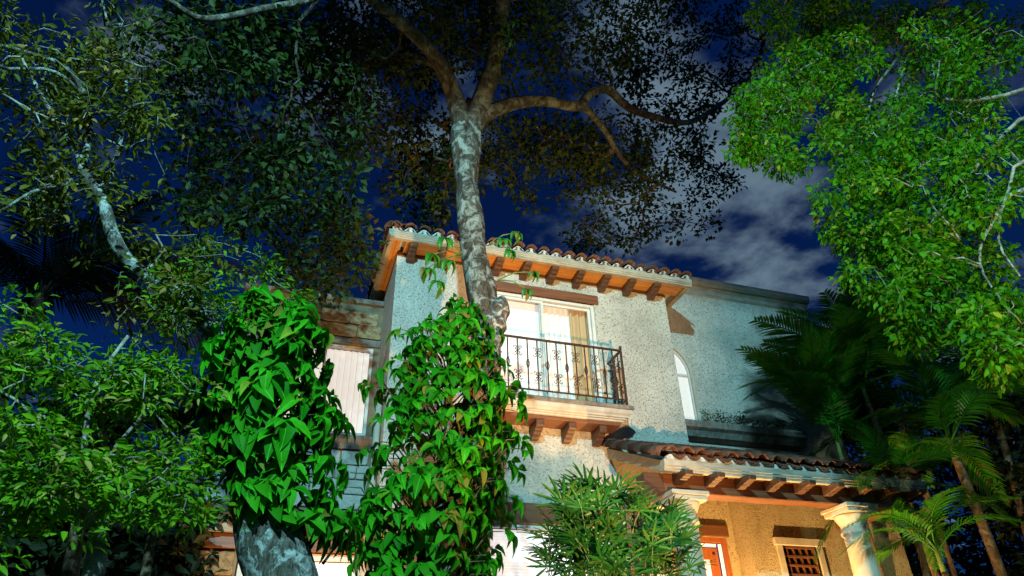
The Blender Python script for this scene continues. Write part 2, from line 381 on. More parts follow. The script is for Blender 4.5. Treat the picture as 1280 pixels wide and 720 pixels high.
def blob(cx, cy, rx, ry, Y0, Y1, n):
    """points of a foliage mass seen round (cx, cy); with CLUS they gather in sprays and leave gaps"""
    o = []; n = max(2, int(n * BM)); cen = []
    k = max(1, int(n / CLUS)) if CLUS else 0
    while len(o) < n:
        if CLUS and len(cen) >= k and RNG.random() < .9:
            o.append(cen[RNG.integers(k)] + rnd(1)[0] * np.array([.24, .2, .13])); continue
        x, y = RNG.uniform(-1, 1, 2)
        if x * x + y * y > 1: continue
        p = atY(cx + rx * x, cy + ry * y, RNG.uniform(Y0, Y1)); cen.append(p); o.append(p)
    return np.array(o)
def grow(limbs, clumps, bare=.9, r0=.0045, wander=.22, seg=.22, droop=0.0, power=.5):
    pos, par, rad, free = [], [], [], []
    for L in limbs:
        S = spline(L, .16); start = -1
        if pos:
            d = np.linalg.norm(np.array(pos) - S[0, :3], axis=1); start = int(d.argmin())
            if d[start] > .05: S = np.vstack([[*pos[start], S[0, 3]], S])[1:]
        for i, s in enumerate(S):
            free.append(not (L is limbs[0] and i < (bare if len(limbs) > 1 else .15) * len(S))); pos.append(s[:3]); par.append(start if i == 0 else len(pos) - 2); rad.append(s[3])
    if not any(free): free = [True] * len(free)
    nlimb = len(pos); PA = np.array(pos); pen = np.where(np.array(free), 0, 50.0)
    pen = np.concatenate([pen, np.zeros(len(clumps) * 40 + 10)])
    okn = PA[np.array(free)]
    d = np.array([np.min(np.linalg.norm(okn - c, axis=1)) for c in clumps]); order = d.argsort(); tips = []
    buf = np.zeros((nlimb + len(clumps) * 40 + 10, 3)); buf[:nlimb] = PA; cnt = nlimb
    ends = np.zeros(len(clumps), int)
    for ci in order:
        c = clumps[ci]; dd = np.linalg.norm(buf[:cnt] - c, axis=1) + pen[:cnt]; j = int(dd.argmin()); L = min(dd[j], 8)
        n = min(38, max(2, int(L / seg))); a = buf[j].copy(); k1 = rnd(1)[0] * L * wander; k2 = rnd(1)[0] * L * wander * .6
        prev = j
        for i in range(1, n + 1):
            t = i / n; p = a + (c - a) * t + k1 * math.sin(t * math.pi) * .6 + k2 * math.sin(2 * t * math.pi) * .5 + rnd(1)[0] * .018
            p[2] -= droop * L * math.sin(t * math.pi) * .5
            if i == n: p = c
            buf[cnt] = p; pos.append(p); par.append(prev); rad.append(0); prev = cnt; cnt += 1
        ends[ci] = prev
    pos = buf[:cnt]; par = np.array(par); rad = np.array(rad); w = np.zeros(cnt); w[ends] += 1
    for i in range(cnt - 1, -1, -1):
        if par[i] >= 0: w[par[i]] += w[i]
    pr = r0 * np.maximum(w, 1) ** power; pr[:nlimb] = np.where(rad[:nlimb] > 0, rad[:nlimb], pr[:nlimb])
    for i in range(nlimb, cnt): pr[i] = min(pr[i], pr[par[i]] * .9)
    ch = [[] for _ in range(cnt)]
    for i in range(cnt):
        if par[i] >= 0: ch[par[i]].append(i)
    chains = []; stack = [(i, None) for i in range(cnt) if par[i] < 0]
    while stack:
        s, p = stack.pop(); chain = [] if p is None else [p]; x = s
        while True:
            chain.append(x); cs = ch[x]
            if not cs: break
            same = [q for q in cs if q == x + 1 and (q < nlimb) == (x < nlimb)]
            nx = same[0] if (x < nlimb and same) else max(cs, key=lambda q: pr[q])
            for q in cs:
                if q != nx: stack.append((q, x))
            x = nx
        chains.append((chain, p))
    return pos, pr, chains, nlimb
def tree(root, limbs, clumps, trunk_mat, limb_mat, twig_mat, leaf_mat, nleaf, spread, L, Wd, tpl=LT7, hang=.3, tintf=None, r0=.0045, nameleaf='crown', limb_r=.03, lump=.12, droop=0., up=.6, flat=.5, wander=.22, bare=.9, zs=.75, out=1.0):
    pos, pr, chains, nl = grow(limbs, clumps, bare, r0, droop=droop, wander=wander)
    tw = MB(); first = True
    for chain, p in chains:
        pts = pos[chain]; rr = pr[chain].copy()
        if p is not None: rr[0] = min(rr[0], rr[1] * 1.15) if len(rr) > 1 else rr[0]
        if len(pts) < 2: continue
        if first:
            mb = MB(); mb.tube(pts, rr, 18); me = mb.mesh('trunk', True); V = np.zeros(len(me.vertices) * 3); me.vertices.foreach_get('co', V); V = V.reshape(-1, 3)
            ax = pts[np.minimum(np.arange(len(V)) // 18, len(pts) - 1)]; dv = V - ax
            r_ = np.linalg.norm(dv, axis=1).mean(); qa = np.arctan2(dv[:, 1], dv[:, 0]); zq = V[:, 2]
            f = 1 + lump * (np.sin(qa * 2 + zq * 2.3) * .7 + np.sin(qa * 3 - zq * 4.1 + 1) * .6 + np.sin(qa * 5 + zq * 7.7) * .35 + np.sin(zq * 5.2 + 2) * .5 + np.sin(qa * 8 + np.sin(zq * 6) * 2) * .3)
            V = ax + dv * f[:, None]; me.vertices.foreach_set('co', V.ravel()); link('trunk', me, root, trunk_mat); first = False
        elif rr[:3].max() > limb_r: MB().tube(pts, rr, 9).build('limb', limb_mat, root, True)
        else: tw.tube(pts, rr, 4 if rr.max() < .012 else 5, False)
    if tw.v: tag(tw.build('twigs', twig_mat, root, True), kind='stuff')
    n = len(clumps) * nleaf; c = np.repeat(clumps, nleaf, 0)
    offs = unit(rnd(n)) * (RNG.random((n, 1)) ** .45) * spread; offs[:, 2] *= zs; P = c + offs
    A = unit(offs) * out + rnd(n) * .5 + np.array([0, 0, -hang]); Nn = rnd(n) * flat + np.array([0, -.35, up])
    ln = RNG.uniform(.7, 1.25, n) * L; wd = ln * Wd * RNG.uniform(.8, 1.2, n)
    ti = np.clip(np.repeat(RNG.random(len(clumps)), nleaf) * .55 + RNG.random(n) * .5, 0, 1)
    V, T, t = leaf_arrays(P, A, Nn, ln, wd, tpl, ti)
    o = link(nameleaf, tri_mesh(nameleaf, V, T, leaf_mat, t), root); tag(o, kind='stuff'); return root

# ------------------------------------------------------------------ setting
gm = MB(); gm.add([(-900, -900, 0), (900, -900, 0), (900, 900, 0), (-900, 900, 0)], [(0, 1, 2, 3)])
tag(gm.build('ground', GROUND), kind='structure')

# ------------------------------------------------------------------ house
F = 10.0; XL, XR = 1.31, 6.57; ZS = 7.87; YR = 11.0; YW = 11.3
house = thing('house', (4, 10, 0), 'two storey stucco house with clay tiled eaves, iron balcony and columned porch', 'house')
wl = MB()
# main block front, built round the French door (2.94-5.02, 5.2-7.42) and the roller-blind window (2.93-4.98, 0.6-3.37)
dx0, dx1, dz0, dz1 = 2.94, 5.02, 5.2, 7.42; gx0, gx1, gz0, gz1 = 2.93, 4.90, .6, 3.37
WT = .3
for b in ((XL, dx0, 4.3, ZS), (dx1, XR, 4.3, ZS), (dx0, dx1, dz1, ZS), (dx0, dx1, 4.3, dz0), (XL, gx0, 0, 4.3), (gx1, 5.95, 0, 4.3), (gx0, gx1, gz1, 4.3), (gx0, gx1, 0, gz0)):
    wl.box(b[0], b[1], F, F + WT, b[2], b[3])
wl.box(XL, XL + WT, F + WT, 14, 0, ZS); wl.box(XR - WT, XR, F + WT, 14, 4.3, ZS); wl.box(XL, XR, 14, 14.3, 0, ZS)
wall = wl.build('wall', STUCCO, house)
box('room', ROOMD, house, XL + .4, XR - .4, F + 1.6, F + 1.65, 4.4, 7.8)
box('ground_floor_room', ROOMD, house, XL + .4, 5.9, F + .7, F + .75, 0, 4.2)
# recessed right wing
rw = MB(); ZC = 8.86
wz = atY(840, 448, YR)[2]; wb = 5.64; wr = 7.58; wa = 6.62; ww = (wr - wa)      # arched window: right edge wr, springs at wa-z
spring = wz - .42
acx = 7.04; ar = wr - acx
def arch(cx, r, z0, zs, n=14): return [(cx - r, z0), (cx + r, z0)] + [(cx + r * math.cos(a), zs + r * 1.25 * math.sin(a)) for a in np.linspace(0, math.pi, n)]
zs_ = 6.72
rw.box(XR - .3, acx - ar, YR, YR + .3, 3.6, ZC); rw.box(acx + ar, 10.95, YR, YR + .3, 3.6, ZC); rw.box(acx - ar, acx + ar, YR, YR + .3, 3.6, wb)
top = [(acx + ar * math.cos(a), zs_ + ar * 1.25 * math.sin(a)) for a in np.linspace(0, math.pi, 15)]
for i in range(14):
    (xa, za), (xb, zb) = top[i], top[i + 1]
    rw.extr([(xa, za), (xb, zb), (xb, ZC), (xa, ZC)], 'y', YR, YR + .3)
rw.box(10.65, 10.95, YR + .3, 14.5, 0, ZC)
rwall = tag(rw.build('wing_wall', STUCCO, house), 'recessed pale upper wall with a rounded window, right of the balcony')
cp = MB().extr([(YR - .16, ZC + .12), (YR - .16, ZC + .24), (YR + .34, ZC + .24), (YR + .34, ZC), (YR - .02, ZC), (YR - .06, ZC + .07), (YR - .11, ZC + .08)], 'x', XR + .05, 11.0)
cp.build('cornice', CREAM, rwall)
MB().extr([(YR - .05, ZC - .02), (YR - .05, ZC - .10), (YR - .003, ZC - .14), (YR - .003, ZC - .005)], 'x', XR + .02, 10.94).build('cornice_moulding', CREAM, rwall)
# planted ledge under the arched window
lz = 5.62
MB().extr([(YR - .34, lz), (YR - .34, lz - .13), (YR - .26, lz - .17), (YR - .20, lz - .27), (YR - .06, lz - .30), (YR - .003, lz - .30), (YR - .003, lz)], 'x', XR + .03, 9.75).build('ledge', SLABW, rwall)
def profile_ring(path, w, y0, y1):
    P = np.array(path); n = len(P); T = np.gradient(P, axis=0); N = np.stack([-T[:, 1], T[:, 0]], 1); N /= np.linalg.norm(N, axis=1)[:, None]
    m = MB(); vs = []
    for p, q in zip(P, N): a = p; b = p + q * w; vs += [(a[0], y0, a[1]), (b[0], y0, b[1]), (b[0], y1, b[1]), (a[0], y1, a[1])]
    fs = [(i * 4 + j, i * 4 + (j + 1) % 4, i * 4 + 4 + (j + 1) % 4, i * 4 + 4 + j) for i in range(n - 1) for j in range(4)] + [(0, 1, 2, 3), tuple(range(n * 4 - 4, n * 4))]
    return m.add(vs, fs)
aw_path = [(acx + ar + .005, wb)] + [(acx + (ar + .005) * math.cos(a), zs_ + (ar + .005) * 1.25 * math.sin(a)) for a in np.linspace(0, math.pi, 18)] + [(acx - ar - .005, wb)]
awin = tag(profile_ring(aw_path, .06, YR - .02, YR + .05).build('window', COLST, house), 'round topped lit window beside the wall corner')
profile_ring([(acx + (x - acx) * .872, zs_ + (z - zs_) * .872 if z > zs_ else z) for x, z in aw_path], .035, YR + .005, YR + .045).build('window_frame', ALU, awin)
box('transom', ALU, awin, acx - ar + .08, acx + ar - .08, YR + .006, YR + .04, zs_ - .025, zs_ + .025)
box('shade', SHEERW, awin, acx - ar, acx + ar, YR + .06, YR + .07, wb, zs_ + .62)
box('pane', GLASS, awin, acx - ar + .06, acx + ar - .06, YR + .022, YR + .027, wb, zs_ + .5)

# left wing of block masonry
lw_win = (-0.75, 1.19, 4.98, 6.63)
lw = MB()
x0w, x1w, z0w, z1w = lw_win; ZP = 7.50
lw.box(-1.1, x0w, YW, YW + .3, 0, ZP); lw.box(x1w, XL, YW, YW + .3, 0, ZP); lw.box(x0w, x1w, YW, YW + .3, z1w, ZP); lw.box(x0w, x1w, YW, YW + .3, 0, z0w)
lw.box(-1.1, -.85, YW + .3, 15, 0, ZP)
lwall = tag(lw.build('wing_wall', JOINT, house), 'block masonry wing left of the main block with a wide lit window')
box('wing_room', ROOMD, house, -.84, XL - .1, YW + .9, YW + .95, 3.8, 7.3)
def stone_mesh(k):
    bm = bmesh.new(); bmesh.ops.create_cube(bm, size=1); bmesh.ops.bevel(bm, geom=list(bm.edges), offset=.07, segments=1, affect='EDGES')
    for v in bm.verts: v.co += Vector(RNG.normal(size=3) * .018)
    me = D.meshes.new('stone'); bm.to_mesh(me); bm.free(); return me
SM = [stone_mesh(k) for k in range(5)]; SM2 = [x.copy() for x in SM]
for x in SM: x.materials.append(STONE)
for x in SM2: x.materials.append(STONE2)
def courses(parent, x0, x1, z0, z1, y, h, wmin, wmax, meshes, skip=None, joint=.022, proud=.03, sub=.06):
    n = max(1, round((z1 - z0) / h)); h = (z1 - z0) / n
    for r in range(n):
        x = x0 - (RNG.uniform(0, wmin) if r % 2 else 0); 
        while x < x1 - .05:
            w = RNG.uniform(wmin, wmax); a, b = max(x, x0), min(x + w, x1); x += w
            if b - a < .08: continue
            zc = z0 + (r + .5) * h
            if skip and skip((a + b) / 2, zc): continue
            link('stone', meshes[RNG.integers(len(meshes))], parent, None, ((a + b) / 2, y + sub / 2 - proud - RNG.uniform(0, .008), zc), None, ((b - a) - joint, sub + .02, h - joint))
courses(lwall, -1.09, XL - .01, 6.78, 7.33, YW, .275, .36, .54, SM)
box('parapet_coping', SLABW, lwall, -1.16, XL - .01, YW - .07, YW + .35, ZP, ZP + .10)
box('stone_lintel', SLABW, lwall, -1.0, XL - .01, YW - .045, YW - .002, 6.64, 6.77)
courses(lwall, -1.09, XL - .01, 3.75, 4.70, YW, .235, .34, .5, SM2)
courses(lwall, -1.09, x0w - .08, 4.72, 6.64, YW, .275, .36, .54, SM)
MB().extr([(YW - .12, 4.93), (YW - .12, 4.86), (YW - .09, 4.80), (YW - .06, 4.72), (YW - .002, 4.72), (YW - .002, 4.93)], 'x', -.95, XL - .01).build('window_sill', SLABW, lwall)
wn_ = MB()
for a, b, c, d in ((x0w, x1w, z0w, z0w + .05), (x0w, x1w, z1w - .05, z1w)): wn_.box(a, b, YW + .02, YW + .1, c, d)
for x in (x0w, x1w - .05, .34, -.35): wn_.box(x, x + .05, YW + .023, YW + .097, z0w + .05, z1w - .05)
lwin = tag(wn_.build('window', ALU, house), 'wide lit window with vertical blinds on the left wing')
for i in range(int((x1w - x0w) / .105)):
    link('blind_slat', (MB().box(-.05, .05, -.004, .004, z0w + .05, z1w - .05).mesh('blind_slat') if i == 0 else SLATME), lwin, BLIND if i == 0 else None, (x0w + .06 + i * .105, YW + .17, 0), (0, 0, R(14) + RNG.normal() * .03)) if i else None
    if i == 0:
        SLATME = MB().box(-.052, .052, -.004, .004, z0w + .03, z1w - .03).mesh('blind_slat'); link('blind_slat', SLATME, lwin, BLIND, (x0w + .06, YW + .17, 0), (0, 0, R(14)))
box('pane', GLASS, lwin, x0w + .05, x1w - .05, YW + .058, YW + .062, z0w + .05, z1w - .05)
# lower tiled skirt roof and ground floor of the left wing
YL = 10.55
pzt = atY(430, 640, YL)[2]; pzb = atY(300, 664, YL)[2]
# tile meshes
def tile_mesh(L=.42, r0=.105, r1=.085, th=.016, flip=1, arc=150):
    mb = MB(); n = 8; vs = []
    for y, r in ((0, r0), (L, r1)):
        for rr in (r, r - th):
            for k in range(n + 1):
                a = math.radians(90 - arc / 2 + arc * k / n); vs.append((rr * math.cos(a), y, flip * (rr * math.sin(a) - r * .25)))
    q = n + 1; fs = []
    for k in range(n):
        fs += [(k, k + 1, 2 * q + k + 1, 2 * q + k), (q + k, 3 * q + k, 3 * q + k + 1, q + k + 1), (k, q + k, q + k + 1, k + 1), (2 * q + k, 2 * q + k + 1, 3 * q + k + 1, 3 * q + k)]
    fs += [(0, 2 * q, 3 * q, q), (n, q + n, 3 * q + n, 2 * q + n)]
    me = mb.add(vs, fs).mesh('roof_tile', True); me.materials.append(TILE); return me
COVER = [tile_mesh(), tile_mesh(.42, .11, .088), tile_mesh(.43, .10, .086, .019)]; PAN = [tile_mesh(.42, .10, .088, .016, -1)]
def tiles(parent, x0, x1, y0, z0, slope, rows, pitch=.245, step=.34, xdir=None, start=0, pan=True):
    """barrel tiles laid up a slope that rises towards +y from the eave (y0, z0)"""
    n = int(round((x1 - x0) / pitch)); p = (x1 - x0) / n; th = math.atan(slope)
    for r in range(start, rows):
        y = y0 + r * step * math.cos(th); z = z0 + r * step * math.sin(th) 
        for i in range(n + 1):
            if xdir is not None and not xdir(x0 + i * p, y): continue
            j = RNG.normal(size=4)
            link('roof_tile', COVER[RNG.integers(3)], parent, None, (x0 + i * p + j[0] * .006, y - .04 + j[1] * .012, z + .055 + j[2] * .004), (th + .03, j[3] * .02, j[0] * .03))
            if pan and i < n and r < 2: link('roof_tile', PAN[0], parent, None, (x0 + (i + .5) * p + j[1] * .004, y - .03 + j[2] * .01, z + .03), (th + .03, 0, j[1] * .02))
def scallop(x0, x1, y, z, pitch, h, depth=.06):
    """mortar fill under the cover tiles of the first course: a strip with one round hump per tile"""
    n = int(round((x1 - x0) / pitch)); p = (x1 - x0) / n; m = MB(); k = 8; prof = []
    for i in range(n + 1):
        for t in range(k): u = t / k; prof.append((x0 + (i + u - .5) * p, z + .015 + h * max(0, math.cos((u - .5) * math.pi * 1.0)) ** 1.2))
    prof = [q for q in prof if x0 - .08 <= q[0] <= x1 + .08]
    vs = []; 
    for x, zz in prof: vs += [(x, y, z), (x, y, zz), (x, y + depth, zz), (x, y + depth, z)]
    fs = [(i * 4 + j, i * 4 + (j + 1) % 4, i * 4 + 4 + (j + 1) % 4, i * 4 + 4 + j) for i in range(len(prof) - 1) for j in range(4)] + [(0, 1, 2, 3), tuple(range(len(vs) - 4, len(vs)))]
    return m.add(vs, fs)
def fascia_profile(y, z, h, o=1):      # stepped board: y outermost face, z bottom
    return [(y, z + h * .45), (y, z + h), (y + o * .1, z + h), (y + o * .1, z), (y + o * .03, z), (y + o * .03, z + h * .2), (y + o * .015, z + h * .22), (y + o * .015, z + h * .42)]

# skirt roof, left
sk = MB(); sk.extr([(YL, pzb), (YL, pzb + .1), (YW - .04, pzb + .36), (YW - .04, pzb + .2), (YL + .1, pzb)], 'x', -1.5, XL - .01)
skirt = tag(sk.build('skirt_roof', CREAM, house), 'low tiled strip roof over the ground floor of the left wing')
tiles(skirt, -1.4, XL - .13, YL - .02, pzb + .1, .34, 2)
box('beam', BWOOD, house, -1.4, XL - .02, YL + .12, YL + .32, pzb - .20, pzb - .003)
sx = atY(300, 690, YL + .2)[0]
gf = box('ground_floor_wall', JOINT, house, -1.5, sx - .02, YL + .2, YL + .5, 0, pzb - .204)
courses(gf, -1.45, sx - .03, 1.9, pzb - .22, YL + .2, .36, .45, .75, SM, None, .05, .05, .08)
box('ground_floor_window_frame', ALU, house, sx, sx + .07, YL + .22, YL + .3, .3, pzb - .21); 
rx1 = atY(447, 700, YL + .25)[0]
gwin = tag(box('window', ALU, house, sx + .07, rx1, YL + .22, YL + .3, pzb - .30, pzb - .21), 'lit white window on the ground floor behind the leaning trunk')
box('roller_blind', ROLL, gwin, sx + .07, rx1 - .06, YL + .30, YL + .32, .3, pzb - .31)
box('jamb', ALU, gwin, rx1 - .06, rx1, YL + .225, YL + .297, .3, pzb - .302)
box('ground_floor_pier', STUCCO, house, rx1 + .005, XL - .02, YL + .15, YL + .4, 0, pzb - .21)

# main roof: eaves
YE, ZE, XE0, XE1 = 9.52, ZS, 1.08, 6.92; SL = .33
rf = MB()                                 # roof slab: hip to the left, gable end to the right
zt = ZE + .16
ridge = zt + SL * 2.4
rf.add([(XE0 + .06, YE + .06, zt), (XE1 - .02, YE + .06, zt), (XE1 - .02, YE + 2.46, ridge), (XE0 + 2.46, YE + 2.46, ridge), (XE0 + .06, 14.2, zt), (XE1 - .02, 14.2, zt), (XE0 + 2.46, 13.0, ridge), (XE1 - .02, 13.0, ridge)],
       [(0, 1, 2, 3), (4, 0, 3, 6), (3, 2, 7, 6), (5, 4, 6, 7), (1, 5, 7, 2), (0, 4, 5, 1)])
roof = tag(rf.build('roof', MORTAR, house), 'shallow clay tiled roof over the balcony block')
MB().extr(fascia_profile(YE, ZE, .15), 'x', XE0 + .101, XE1).build('fascia', CREAM, roof)
MB().extr([(p[0] - YE + XE0, p[1]) for p in fascia_profile(YE, ZE, .15)], 'y', YE, 14.1).build('fascia', CREAM, roof) if False else None
lf = MB(); pr_ = fascia_profile(0, ZE, .15); 
lf.add([(XE0 + p[0], YE + 0.0, p[1]) for p in pr_] + [(XE0 + p[0], 14.1, p[1]) for p in pr_], [(i, (i + 1) % 8, 8 + (i + 1) % 8, 8 + i) for i in range(8)] + [tuple(range(8))[::-1], tuple(range(8, 16))])
lf.build('fascia', CREAM, roof)
box('fascia', CREAM, roof, XE1 - .1, XE1 - .002, YE + .105, F + 4, ZE, ZE + .145)
for i in range(3):                        # soffit boards, front and left
    w = (F - YE - .11) / 3
    box('soffit_board', SOFFIT, roof, XE0 + .35, XE1 - .11, YE + .103 + i * w, YE + .103 + (i + 1) * w - .006, ZE + .03, ZE + .05, 0)
wl_ = (XL - XE0 - .10) / 2
for i in range(2): box('soffit_board', SOFFIT, roof, XE0 + .103 + i * wl_, XE0 + .103 + (i + 1) * wl_ - .006, YE + .105, 14, ZE + .028, ZE + .048, 0)
box('soffit_board', SOFFIT, roof, XE0 + .32, XE0 + .348, YE + .103, F - .01, ZE + .03, ZE + .05, 0)
scallop(XE0 + .12, XE1 - .08, YE + .035, ZE + .15, .245, .105).build('mortar_fill', MORTAR, roof)
tiles(roof, XE0 + .12, XE1 - .08, YE, ZE + .165, SL, 2, xdir=lambda x, y: x - XE0 > y - YE - .1)
# left slope: the first three courses, turned a quarter
n = 17
for r in range(2):
    for i in range(n + 1):
        y = YE + .15 + i * .245 
        if y - YE < r * .33: continue
        j = RNG.normal(size=3)
        link('roof_tile', COVER[RNG.integers(3)], roof, None, (XE0 - .04 + r * .33 + j[0] * .01, y, ZE + .22 + r * .11), (0, 0, 0)).rotation_euler = Matrix.Rotation(R(-90), 3, 'Z').__matmul__(Matrix.Rotation(math.atan(SL) + .03, 3, 'X')).to_euler()
tm = tile_mesh(.46, .13, .105, .02)
for i in range(6): link('hip_tile', tm, roof, None, (XE0 + .0 + i * .33, YE + .0 + i * .33, ZE + .20 + i * .33 * SL), None).rotation_euler = (Matrix.Rotation(R(-45), 3, 'Z') @ Matrix.Rotation(math.atan(SL / 1.414), 3, 'X')).to_euler()
# corbels
def corbel_mesh(L, h, w, name='corbel', flip=False):
    prof = [(0, h), (-L, h), (-L, h * .62), (-L * .93, h * .52), (-L * .80, h * .50), (-L * .72, h * .38), (-L * .58, h * .34), (-L * .5, h * .2), (-L * .34, h * .14), (-L * .22, 0), (0, 0)]
    me = MB().extr(prof, 'x', -w / 2, w / 2).mesh(name, bevel=.006); me.materials.append(DWOOD); return me
CB = corbel_mesh(.40, .19, .13)
for x in np.arange(1.53, 6.5, .522): link('corbel', CB, roof, None, (x, F - .002, ZE - .165))
box('wall_plate', DWOOD, roof, XL - .01, XR + .01, F - .012, F - .002, ZE - .03, ZE + .026, 0)
# french door
box('lintel', BWOOD, house, 2.72, 5.10, F - .05, F + .1, dz1, dz1 + .17)
fd = MB(); 
fd.box(dx0, dx1, F + .03, F + .13, dz1 - .06, dz1); fd.box(dx0, dx0 + .06, F + .03, F + .13, dz0, dz1 - .06); fd.box(dx1 - .06, dx1, F + .03, F + .13, dz0, dz1 - .06)
door = tag(fd.build('balcony_door', ALU, house), 'lit sliding glass door opening on the iron balcony')
for k, (a, b) in enumerate(((dx0 + .06, 4.02), (3.95, dx1 - .06))):
    yy = F + .05 + k * .035; sm = MB()
    for q in ((a, a + .05, dz0, dz1 - .065), (b - .05, b, dz0, dz1 - .065)): sm.box(q[0], q[1], yy, yy + .03, q[2], q[3])
    sm.box(a + .05, b - .05, yy + .001, yy + .029, dz1 - .115, dz1 - .066); sm.box(a + .05, b - .05, yy + .001, yy + .029, dz0, dz0 + .08)
    sm.build('sash', ALU, door); box('pane', GLASS, door, a + .05, b - .05, yy + .012, yy + .017, dz0 + .08, dz1 - .115, 0)
def curtain(name, x0, x1, z0, z1, y, amp, wl_, mat, parent):
    n = int((x1 - x0) / .012); m = MB(); vs = []
    for i in range(n + 1):
        x = x0 + (x1 - x0) * i / n; d = amp * math.sin(x * 2 * math.pi / wl_ + .8 * math.sin(x * 7)) + amp * .4 * math.sin(x * 31)
        vs += [(x, y + d, z0), (x, y + d * .75, z1)]
    return m.add(vs, [(2 * i, 2 * i + 2, 2 * i + 3, 2 * i + 1) for i in range(n)]).build(name, mat, parent, True)
curtain('sheer_curtain', 4.02, 4.80, dz0, dz1 + .05, F + .32, .035, .12, SHEER, door)
curtain('white_shade', dx0, 4.03, dz0, dz1 + .05, F + .30, .004, .5, SHEERW, door)
curtain('drape', 4.60, dx1 + .1, dz0, dz1 + .05, F + .24, .045, .13, DRAPE, door)
# balcony
bx0, bx1, by = 2.68, 5.28, 9.423; bz = 5.196
balcony = tag(box('balcony', SLABW, house, bx0, bx1, by, F - .003, bz - .07, bz, .012), 'small balcony with scrolled iron railing on three wooden brackets')
cv = MB()
def cove_ring(y, z): return y
steps = [(.03, -.072), (.03, -.10), (.045, -.135), (.08, -.165), (.085, -.19), (.11, -.195), (.115, -.215), (.14, -.22), (.15, -.245)]
vs = []
for o, dz in steps: vs += [(bx0 + o, F - .004, bz + dz), (bx0 + o, by + o, bz + dz), (bx1 - o, by + o, bz + dz), (bx1 - o, F - .004, bz + dz)]
k = len(steps); fs = [(i * 4 + j, i * 4 + j + 1, i * 4 + 5 + j, i * 4 + 4 + j) for i in range(k - 1) for j in range(3)] + [(i * 4 + 3, i * 4, i * 4 + 4, i * 4 + 7) for i in range(k - 1)] + [(0, 1, 2, 3), (k * 4 - 1, k * 4 - 2, k * 4 - 3, k * 4 - 4)]
cv.add(vs, fs).build('moulding', SLABP, balcony)
box('underside_board', BWOOD, balcony, bx0 + .19, bx1 - .19, by + .19, F - .006, bz - .30, bz - .247, .004)
CB2 = corbel_mesh(.36, .24, .13)
for px, py in ((670, 530), (710, 536), (748, 540)): 
    x = atY(px, py, 9.84)[0]; link('corbel', CB2, balcony, None, (x, F - .004, bz - .545))
link('corbel', CB2, balcony, None, (2.95, F - .004, bz - .545))
rz0, rz1 = 5.30, 6.21; ry = by + .045; rx0, rx1 = bx0 + .11, bx1 - .11
tr_ = .012
def rail(z, r, nm):
    m = MB(); m.box(rx0, rx1, ry - r, ry + r, z - r * .8, z + r * .8); return m.build(nm, IRON, balcony)
rail(rz1, .018, 'hand_rail'); rail(rz0, .012, 'lower_rail')
for x in (rx0, rx1):
    box('side_rail', IRON, balcony, x - .018, x + .018, ry + .019, F - .005, rz1 - .0145, rz1 + .0145, 0); box('side_rail', IRON, balcony, x - .012, x + .012, ry + .013, F - .005, rz0 - .01, rz0 + .01, 0)
POST = MB().box(-.016, .016, -.016, .016, bz, rz1 + .03).lathe([(.001, rz1 + .03), (.026, rz1 + .045), (.028, rz1 + .065), (.014, rz1 + .09), (.001, rz1 + .095)], 0, 0, 8).mesh('post'); POST.materials.append(IRON)
for x in (rx0, rx1): link('post', POST, balcony, None, (x, ry, 0))
BAR = MB().box(-.009, .009, -.009, .009, rz0 + .011, rz1 - .016).mesh('baluster'); BAR.materials.append(IRON)
mid = (rz0 + rz1) / 2
bk = MB().box(-.009, .009, -.009, .009, rz0 + .011, rz1 - .016)
for s in (-1, 1):
    for ax in (0, 1):
        pts = [(s * .03 * math.sin(t) if ax == 0 else 0, s * .03 * math.sin(t) if ax else 0, mid + .055 * -math.cos(t)) for t in np.linspace(0, math.pi, 7)]; bk.tube(pts, .0065, 4, False)
for zc in (mid - .06, mid + .06): bk.box(-.015, .015, -.015, .015, zc - .012, zc + .012)
BASK = bk.mesh('basket_baluster'); BASK.materials.append(IRON)
def scroll_mesh():
    m = MB()
    for sx in (-1, 1):
        for sz in (-1, 1):
            pts = []
            for t in np.linspace(0, 1, 16):
                a = -math.pi * .5 + t * math.pi * 1.75; r = .032 * (1 - t * .55); pts.append((sx * (.050 + r * math.cos(a + math.pi) * 1.0), 0, sz * (.062 + r * math.sin(a))))
            m.tube([(0, 0, 0), (sx * .018, 0, sz * .016)] + pts, .0065, 4, False)
    m.box(-.013, .013, -.013, .013, -.018, .018); me = m.mesh('scroll'); me.materials.append(IRON); return me
SCR = scroll_mesh()
nb = 14
for i in range(1, nb):
    x = rx0 + (rx1 - rx0) * i / nb
    link('baluster', BAR if i % 2 else BASK, balcony, None, (x, ry, 0))
    if i % 2:
        for z in (rz0 + .24, rz1 - .24): link('scroll', SCR, balcony, None, (x, ry, z))
for x in (rx0, rx1):
    for i in range(1, 4):
        y = ry + (F - ry) * i / 4; link('baluster', BASK if i == 2 else BAR, balcony, None, (x, y, 0))
        if i != 2:
            for z in (rz0 + .24, rz1 - .24): link('scroll', SCR, balcony, None, (x, y, z), (0, 0, R(90)))
